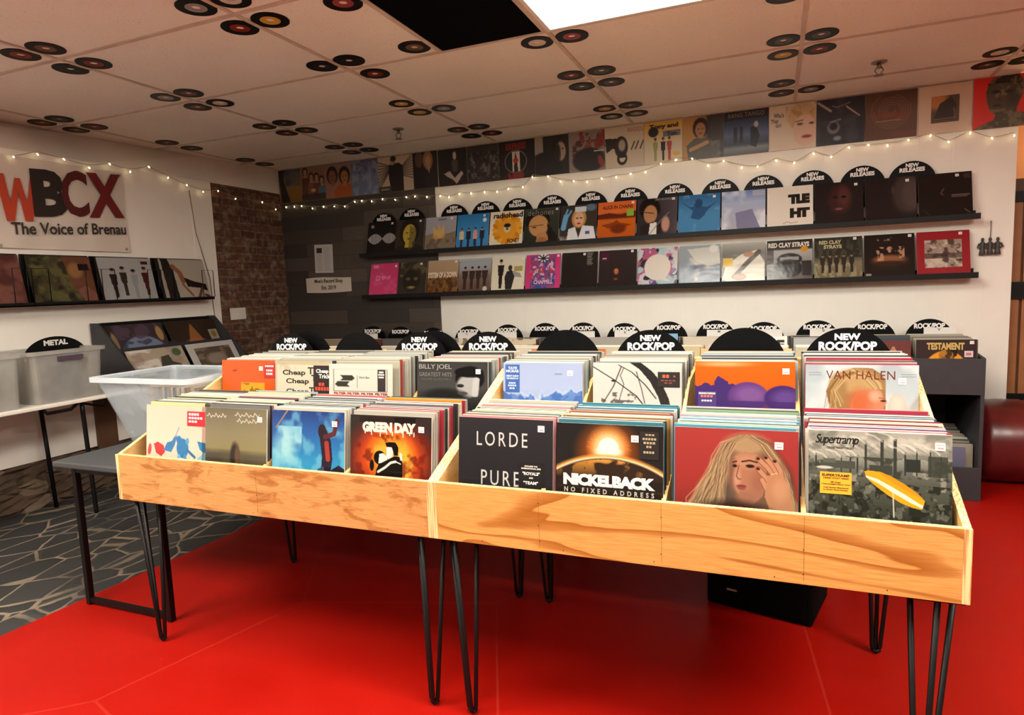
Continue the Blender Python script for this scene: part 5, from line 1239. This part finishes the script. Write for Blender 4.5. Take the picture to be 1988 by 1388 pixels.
a = Art(U, '3a3634'); a.vg((0, '2c2827'), (.22, '34302e'), (.26, 'a9a8a6'), (.5, '8d8c8a'), (.7, '4a4644'), (1, '5a5450')); a.e(.5, .48, .27, .15, '24201f'); a.r(.3, .42, .7, .5, '8a8c8e'); a.e(.46, .7, .32, .22, '1e1a1a'); a.r(.76, .52, .98, .88, '2a2524'); a.r(0, .2, .15, .6, '24201f', .6); a.e(.82, .24, .08, .07, 'c98a28'); a.tx('RED CLAY STRAYS', .03, .06, .93, .18, 'd8d2c8', .05); ledge(11, 1, a, 'cover with an old dark car, lettered RED CLAY STRAYS', st=False)
a = Art(U); a.vg((0, '37362e'), (.45, '45443a'), (.62, '7c725a'), (1, '6a5f48')); a.n(14, 8, '26261f', 5, .45, .6, .8, (0, 0, 1, .5)); a.n(20, 8, 'a39878', 6, .5, .62, .7, (0, .62, 1, 1))
for x in (.18, .33, .47, .62, .78): a.man(x, .4, .45, '2c2826', 'a08468', '2c241e', 1.0)
a.tx('RED CLAY', .1, .07, .57, .16, 'b9b08c', .05); a.tx('STRAYS', .2, .18, .58, .27, 'b9b08c', .05); ledge(12, 1, a, 'field cover with five people, lettered RED CLAY STRAYS', pr=(.85, .05))
a = Art(U, '1e1817'); a.e(.5, .62, .34, .14, '5a3826', .06); a.e(.5, .58, .28, .08, '8a5a3c', .05); a.n(14, 10, 'c09070', 5, .55, .6, .9, (.25, .3, .8, .62)); a.n(12, 6, 'a88a70', 8, .62, .68, .8, (.2, .06, .75, .16)); a.e(.5, .72, .36, .1, '241a18', .03, a=.7); a.r(.04, .9, .14, .95, '9a8a80'); ledge(13, 1, a, 'black cover with a small lit stage of players', pr=(.91, .06))
a = Art(U, '96242c'); a.r(.16, .2, .85, .82, '9c8a7c'); a.n(9, 9, '4a3a34', 5, .48, .6, .9, (.16, .2, .85, .82)); a.n(9, 9, 'd2c2b2', 6, .55, .66, .8, (.16, .2, .85, .82)); a.r(.16, .5, .85, .62, '3a2c28', .6); ledge(14, 1, a, 'red bordered cover with an old brown photograph at the right end', pr=(.83, .07))

# ---- covers pinned in a row under the ceiling
def poster(x0, x1, art, lb, z0=2.362, z1=2.690, y=-.006):
    me = sleeve_mesh('record_cover', art, M_poster, x1 - x0 - .003, z1 - z0, .006, 'b0a698', GP)
    o = place('record_cover', me, ((x0 + x1) / 2, y if x0 > -.7 else y - .013, z0))
    tag(o, lb, 'record cover', 'record covers along the top of the back wall'); return o
PN = 72
a = Art(PN); a.vg((0, '565a68'), (.35, '6a6258'), (.55, '8a6a3a'), (1, '7a5426')); a.n(5, 5, '3f4654', 2, .45, .65, .8, (.3, 0, 1, .5)); a.p([(0, 0), (.3, 0), (.22, .3), (.5, 1), (.1, 1), (.05, .5)], '2c2220'); poster(-2.446, -2.163, a, 'cover with blue and gold clouds nearest the brick corner')
a = Art(PN, '8a6656')
for x, c, t in ((.2, '5c3a30', .02), (.44, '7c5248', .18), (.66, '6a3a34', .2), (.86, '4f6a7c', .3)): a.bust(x, t + .14, .14, 'b58468', '2c1f1c'); a.p([(x - .14, t + .3), (x + .14, t + .3), (x + .16, .9), (x - .16, .9)], c)
a.r(0, .8, 1, 1, '2a2120', .7); a.e(.5, .7, .1, .05, 'c9a24a'); poster(-2.163, -1.862, a, 'cover with four people in pink and blue')
a = Art(PN, '8d6e64'); a.bust(.28, .36, .27, '8a5a42', '2a1d19', '9a6a58'); a.bust(.74, .4, .27, 'a56e3e', '2a1c18', 'a2542c'); poster(-1.862, -1.547, a, 'cover with two people close together')
a = Art(PN); a.vg((0, '5c5a80'), (.5, '6c7490'), (1, '5f7390')); a.n(6, 6, '8c94a8', 5, .45, .65, .8); a.n(9, 9, '4a4a70', 6, .55, .7, .8, (.2, 0, .9, .4)); poster(-1.547, -1.236, a, 'misty blue lavender cover')
a = Art(PN, 'b9a48c', 1.15)
for i in range(9): a.l([(.42, .3), (-.1 + .0 * i, .1 + i * .12)], .03, '3a302c', .8); a.l([(.5, .5), (1.1, -.1 + i * .1)], .03, '4a3e38', .8)
a.p([(.32, .24), (.6, .2), (.72, .3), (.72, 1), (.36, 1), (.3, .6)], '1d1819'); a.e(.42, .14, .075, .12, 'a58670'); a.e(.45, .08, .08, .08, '241d1c'); a.r(0, .84, .36, 1, '3a322f'); a.r(.06, .89, .3, .95, 'b0a498', .6); poster(-1.236, -.85, a, 'cream rayed cover with a man in a dark suit')
a = Art(PN, '241c1b'); a.e(.25, .2, .16, .22, '5a463a'); a.e(.62, .24, .2, .26, '9a6e48', .03); a.e(.62, .26, .1, .15, 'b58e74'); a.p([(0, .4), (.5, .42), (.5, 1), (0, 1)], '191415'); a.p([(.56, .4), (.7, .42), (.66, .6)], 'b08a70'); poster(-.85, -.59, a, 'dark cover with a pair of long haired people')
a = Art(PN, '211a1a'); a.e(.58, .2, .06, .11, 'c0aca0'); a.p([(.46, .32), (.7, .32), (.66, .62), (.5, .62)], '4f4340'); a.p([(.2, .66), (.4, .6), (.56, .8), (.8, .62), (.86, .7), (.62, .96), (.5, .84), (.3, .74)], 'b9aa98'); poster(-.59, -.293, a, 'black cover with a seated figure in pale trousers')
a = Art(PN, '37302d'); a.n(12, 9, '80746a', 5, .48, .62, .8, (0, .2, 1, .9)); a.n(14, 9, '1f1a1a', 6, .5, .6, .8, (0, .2, 1, 1)); poster(-.293, .023, a, 'dark grey cover crowded with faces')
a = Art(PN, '1e1617'); a.e(.47, .55, .31, .3, '8a7a6c'); a.e(.47, .55, .285, .275, '1a1414'); a.r(.37, .29, .58, .81, 'cfc0ae'); a.p([(.47, .3), (.5, .45), (.53, .8), (.41, .8), (.44, .45)], '241a1a'); a.e(.47, .52, .07, .07, 'b52c24'); a.tx('EXPRESS', .2, .06, .76, .24, '8e241e', .05); a.tx('RECORDS', .16, .84, .8, .98, '8e241e', .05); a.t.pop(); a.n(14, 4, '8e241e', 3, .45, .5, .9, (.16, .83, .8, .98)); poster(.023, .364, a, 'black and red cover lettered EXPRESS around a ring')
a = Art(PN, '2a2424'); a.r(0, 0, .25, 1, 'a89a88', .9); a.e(.3, .8, .5, .4, '1c1718', .05); a.e(.72, .35, .22, .32, '1c1614', .02); a.e(.76, .42, .15, .24, 'b09482', .04); a.e(.66, .46, .1, .24, '2a2020', .05); a.e(.82, .36, .03, .02, '2a2020'); poster(.364, .673, a, 'dark cover with a half lit face')
a = Art(PN, '8e8078'); a.n(6, 6, '4a2a28', 3, .48, .58, .9, (.1, .05, 1, .6)); a.n(6, 6, '8a342c', 4, .55, .62, .9, (.3, 0, 1, .5)); a.e(.55, .72, .45, .3, '2c2626', .05); a.r(.7, .5, 1, .53, 'c9bcb0'); a.e(.88, .78, .07, .16, '8a3a30', .03, rot=-20); poster(.673, .987, a, 'grey and red jumbled cover')
a = Art(PN, 'cbbca6'); a.p([(0, .26), (.3, .28), (.48, .36), (.42, .55), (.2, .52), (.04, .62)], '241e1e'); a.e(.42, .5, .17, .26, '2a2322', .02); a.e(.44, .46, .09, .14, 'a99a88', .04); a.e(.44, .78, .13, .16, '241d1c', .02); a.p([(.36, .76), (.54, .76), (.48, .86), (.4, .86)], 'cfc0aa')
for x in (.68, .78, .9): a.l([(x, .58), (x + .08, .4)], .03, '2a2322')
a.tx('RIGGS', .6, .06, .98, .16, 'a8524a', .0); poster(.987, 1.312, a, 'cream cover with a dark animal head, lettered RIGGS')
a = Art(PN, 'd2b56a'); a.vg((0, 'd9a63c'), (.35, 'd6bc84'), (.5, 'd2c4aa'), (1, 'cfc2ac')); a.e(.25, .24, .13, .12, '241e1e'); a.tx('Tony and', .14, .06, .9, .2, '2a2420', .05); a.tx('The Tones', .46, .26, .92, .38, '3a3c50', .05); a.t.pop(); a.r(.5, .24, .94, .38, '6a6a78'); a.tx('Tom', .6, .26, .86, .36, '22222a', .05)
for x, c in ((.3, '9a9a58'), (.5, '241e1e'), (.66, 'b0402c')): a.man(x, .38, .55, c, 'b58a6a', '2a201c', .9)
a.e(.84, .8, .09, .05, 'd9a63c'); poster(1.312, 1.619, a, 'yellow and white cartoon lettered cover')
a = Art(PN, 'b58a4e'); a.r(.6, 0, 1, 1, '3f3a38'); a.hg(.4, .75, '3f3a38', .8); a.bust(.44, .3, .24, 'b07c54', '2a1c16'); a.p([(.1, .66), (.3, .5), (.6, .52), (.9, .7), (.9, 1), (.14, 1)], '57554f'); a.l([(.2, .76), (.6, .62)], .09, 'b88a64'); a.n(5, 5, '8a867c', 5, .5, .7, .6, (.3, .6, 1, 1)); poster(1.619, 1.932, a, 'tan and grey cover with a long haired man')
a = Art(PN, '221e22'); a.r(.08, .2, .92, .92, '3a4660'); a.vg((0, '221e22'), (.19, '221e22'), (.2, '28344e'), (.55, '55648a'), (.75, '2f3548'), (.85, '7c8488'), (1, '4a4c50')); a.r(.22, .36, .3, .72, '1c1c26'); a.r(.36, .36, .43, .72, '1c1c26'); a.p([(.6, .4), (.72, .36), (.8, .6), (.72, .86), (.6, .8)], '15131a'); a.e(.72, .34, .05, .07, 'b8b0a8'); a.tx('BANG TANGO', .1, .04, .9, .14, '8d8480', .0, 1.1); poster(1.932, 2.26, a, 'dark blue city cover lettered BANG TANGO')
a = Art(PN, 'd6c6b2'); a.e(.72, .3, .32, .3, 'c9ac80', .06); a.n(9, 9, 'a8885c', 5, .5, .62, .7, (.36, 0, 1, .5)); a.e(.76, .6, .25, .34, 'd8b8a0', .03); a.e(.66, .46, .06, .025, '4a3428'); a.e(.9, .46, .05, .025, '4a3428'); a.e(.8, .74, .1, .035, '9a2c28'); a.l([(.58, .4), (.72, .38)], .02, '5a4030'); a.tx("Who's", .1, .16, .32, .27, '3a2c26', .02); a.tx('That', .04, .29, .2, .38, '3a2c26', .02); a.tx('Girl', .14, .4, .26, .48, '3a2c26', .02); poster(2.26, 2.587, a, "cream cover with fair curls, lettered Who's That Girl")
a = Art(PN, '2c2b33'); a.l([(.04, .06), (.3, .26)], .05, 'a89890'); a.l([(.62, .2), (.88, .42)], .03, 'c2b2a4'); a.e(.36, .62, .13, .14, '6f6e78', .03); a.e(.36, .6, .08, .08, '1d1c22'); a.l([(.3, .5), (.5, .46)], .03, 'a8a6a8'); a.e(.44, .86, .08, .05, '7a8a98', .03); a.n(4, 4, '45444e', 3, .5, .7, .6); a.l([(.34, .16), (.42, .2), (.7, .12)], .02, '8a8690'); poster(2.587, 2.907, a, 'dark gunmetal cover with bright streaks')
a = Art(PN, '5c4134'); a.vg((0, '54392e'), (.5, '6a4a3a'), (1, '5a4032'))
for i in range(7): a.l([(.5 + (.08 + .05 * i) * math.cos(t), .4 + (.07 + .05 * i) * math.sin(t)) for t in np.linspace(i, i + 4.4, 16)], .02, '8a6c58', .6)
a.r(.2, .46, .78, .56, '8c4034', .5); a.r(.22, .6, .7, .63, '9a8470', .7); a.r(.5, .86, 1, .95, '7c3a30', .6); poster(2.907, 3.233, a, 'brown cover with spiralling petals')
a = Art(PN, 'd0b8a2'); poster(3.24, 3.555, a, 'plain white cover with a small square picture, at the upper right'); 
a = Art(40, '5a4636'); a.e(.2, .2, .4, .3, 'b87a44', .2); a.p([(.3, .3), (.7, .06), (.9, .4), (.8, .9), (.06, .9)], '372a24'); a.l([(.1, .86), (.85, .84), (.8, .5)], .03, '8a7458')
me = sleeve_mesh('picture', a, M_poster, .165, .18, .003, '5a4636', GP); o = place('picture', me, (0.0015, -.0048, .072)); o.parent = [q for q in bpy.data.objects if q.name.startswith('record_cover')][-1]
for q in bpy.data.objects:
    if q.get('label') == 'plain white cover with a small square picture, at the upper right': o.parent = q
a = Art(90, 'cf2a1c'); a.p([(0, 1), (.12, .93), (.36, .84), (.4, .74), (.3, .66), (.25, .5), (.22, .28), (.28, .1), (.42, 0), (.78, 0), (.88, .14), (.86, .4), (.78, .6), (.76, .7), (1, .78), (1, 1)], '4a4032')
a.p([(.24, .16), (.36, .02), (.78, 0), (.88, .16), (.84, .34), (.76, .16), (.4, .14)], '1f1a17'); m = (np.abs(a.a - hx('cf2a1c')).sum(2) > .1) * np.clip((a.field(9, 9, 8, 4) - .5) / .12, 0, 1); a.mix(m * .6, '867a5c'); a.e(.4, .3, .07, .03, '1c1815', .02); a.e(.62, .31, .07, .03, '1c1815', .02); a.e(.42, .56, .08, .02, '241e1a', .01); a.l([(.48, .32), (.44, .46), (.5, .47)], .015, '2a241e'); a.e(.7, .42, .1, .16, '2c261f', .1, a=.6)
poster(3.561, 3.885, a, 'red cover with a dark painted head and shoulders at the far right', 2.358, 2.697)

# ---- covers on the left wall and in the tilted rack, facing into the room
def leftcover(y0, y1, xb, zb, h, lean, art, lb, grp):
    w = y1 - y0
    me = sleeve_mesh('record_sleeve', art, M_film, w, h, .006, '3a3432', 1.5)
    o = place('record_sleeve', me, (xb, (y0 + y1) / 2, zb), lean, math.pi / 2)
    return tag(o, lb, 'record sleeve', grp)
G4 = 'covers in the left wall racks'
def lc(i, art, lb): return leftcover(WR[i][0] + .004, WR[i][1], WL + .10, 1.4145, .345, .19, art, lb, G4)
a = Art(80, 'bfb2a4', 1.4); a.r(0, 0, .06, 1, '2a2422'); a.p([(.1, 0), (.24, 0), (.32, .3), (.34, 1), (.14, 1)], '2a2324'); a.l([(.32, .18), (.44, .34), (.48, .55)], .1, '9a6246'); a.p([(.5, .45), (.7, .55), (.95, .62), (.97, .8), (.8, .72), (.55, .68)], '2c2020'); a.l([(.46, .62), (.62, .9)], .05, '9a6246'); a.l([(.85, .72), (.76, .94)], .06, '7a4438'); a.l([(.9, .9), (1, .95)], .06, '7a3a30'); lc(0, a, 'white cover with a dark bending figure in a left wall rack')
a = Art(80, 'b5b2b2', 1.4); a.r(.0, 0, .04, 1, '221d1d')
for x, t, c in ((.26, .24, '37282a'), (.44, .2, '3d352f'), (.63, .26, '9d9ea4'), (.84, .2, '54221f')): a.man(x, t, .66, c, 'b59a8a', '2a2020', .75)
a.r(.8, .07, .94, .15, '5c231f'); lc(1, a, 'pale grey cover with four costumed figures in a left wall rack')
a = Art(80, '4c4630', 1.4); a.n(7, 6, '6a6840', 4, .45, .65, .8); a.n(7, 6, '2c281e', 5, .5, .66, .8); a.p([(.55, 0), (1, 0), (1, 1), (.8, 1), (.62, .6)], '7a4a38', .85); a.e(.72, .3, .12, .16, 'a07448', .06); a.r(.78, .16, .95, .3, '241a24'); a.p([(.7, .7), (.85, .62), (1, .8), (1, 1), (.8, 1)], '8a5a4a'); lc(2, a, 'brown and green woodland cover in a left wall rack')
a = Art(60, '5a3430', 1.4); a.n(4, 4, '8a5a50', 4, .5, .7, .8); lc(3, a, 'reddish cover cut by the frame edge in a left wall rack')
G5 = 'covers in the tilted rack'
a = Art(80, '45383e', 1.35); a.e(.55, .95, .42, .62, '7c86a0', .03); a.n(9, 5, '5a4a58', 4, .48, .6, .8, (.15, 0, .9, .4)); a.n(6, 6, '3a3c48', 9, .55, .66, .7, (.2, .4, .9, 1)); a.p([(0, 0), (.12, 0), (.2, 1), (0, 1)], '3a2f2a'); a.e(.1, .5, .05, .3, 'a08868', .02); a.e(.9, .3, .06, .2, 'b08a58', .02); a.tx('VOYAGERS', .3, .12, .8, .26, '6a5a6c', .05); a.t.pop()
leftcover(-2.14, -1.645, -2.225, .950, .315, .44, a, 'purple grey cover with a pale planet in the upper left of the tilted rack', G5)
a = Art(80, '3a2c24', 1.35); a.p([(.25, 1), (.42, .3), (.48, .1), (.56, .35), (.74, 1)], 'a0653c'); a.e(.48, .8, .26, .25, 'b5703f', .1); a.r(.8, .32, .98, .85, 'a59a84'); a.e(.89, .46, .05, .1, '8a7430')
leftcover(-1.61, -1.115, -2.225, .950, .315, .44, a, 'brown cover with an orange peak in the upper right of the tilted rack', G5)
a = Art(80, 'b5a692', 1.35); a.n(4, 4, 'e6ded2', 5, .5, .62, .9, (0, 0, .5, 1)); a.n(5, 5, 'a08a80', 6, .52, .66, .7); a.p([(.34, .75), (.5, .6), (.55, .3), (.7, .26), (.72, .5), (.84, .6), (.9, .85), (.36, .85)], '4f4a40'); a.e(.86, .2, .08, .13, '4f6a48')
leftcover(-2.14, -1.645, -2.03, .82, .255, .5, a, 'cream cover with a green oval in the lower left of the tilted rack', G5)
a = Art(80, 'c9c6c0', 1.35); a.r(.14, .18, .88, 1, '5f5044'); a.n(6, 6, '8a7866', 5, .5, .62, .9, (.14, .18, .88, 1)); a.e(.5, .6, .2, .2, '97887a', .1)
leftcover(-1.61, -1.115, -2.03, .82, .255, .5, a, 'white bordered cover with a brown photograph in the tilted rack', G5)
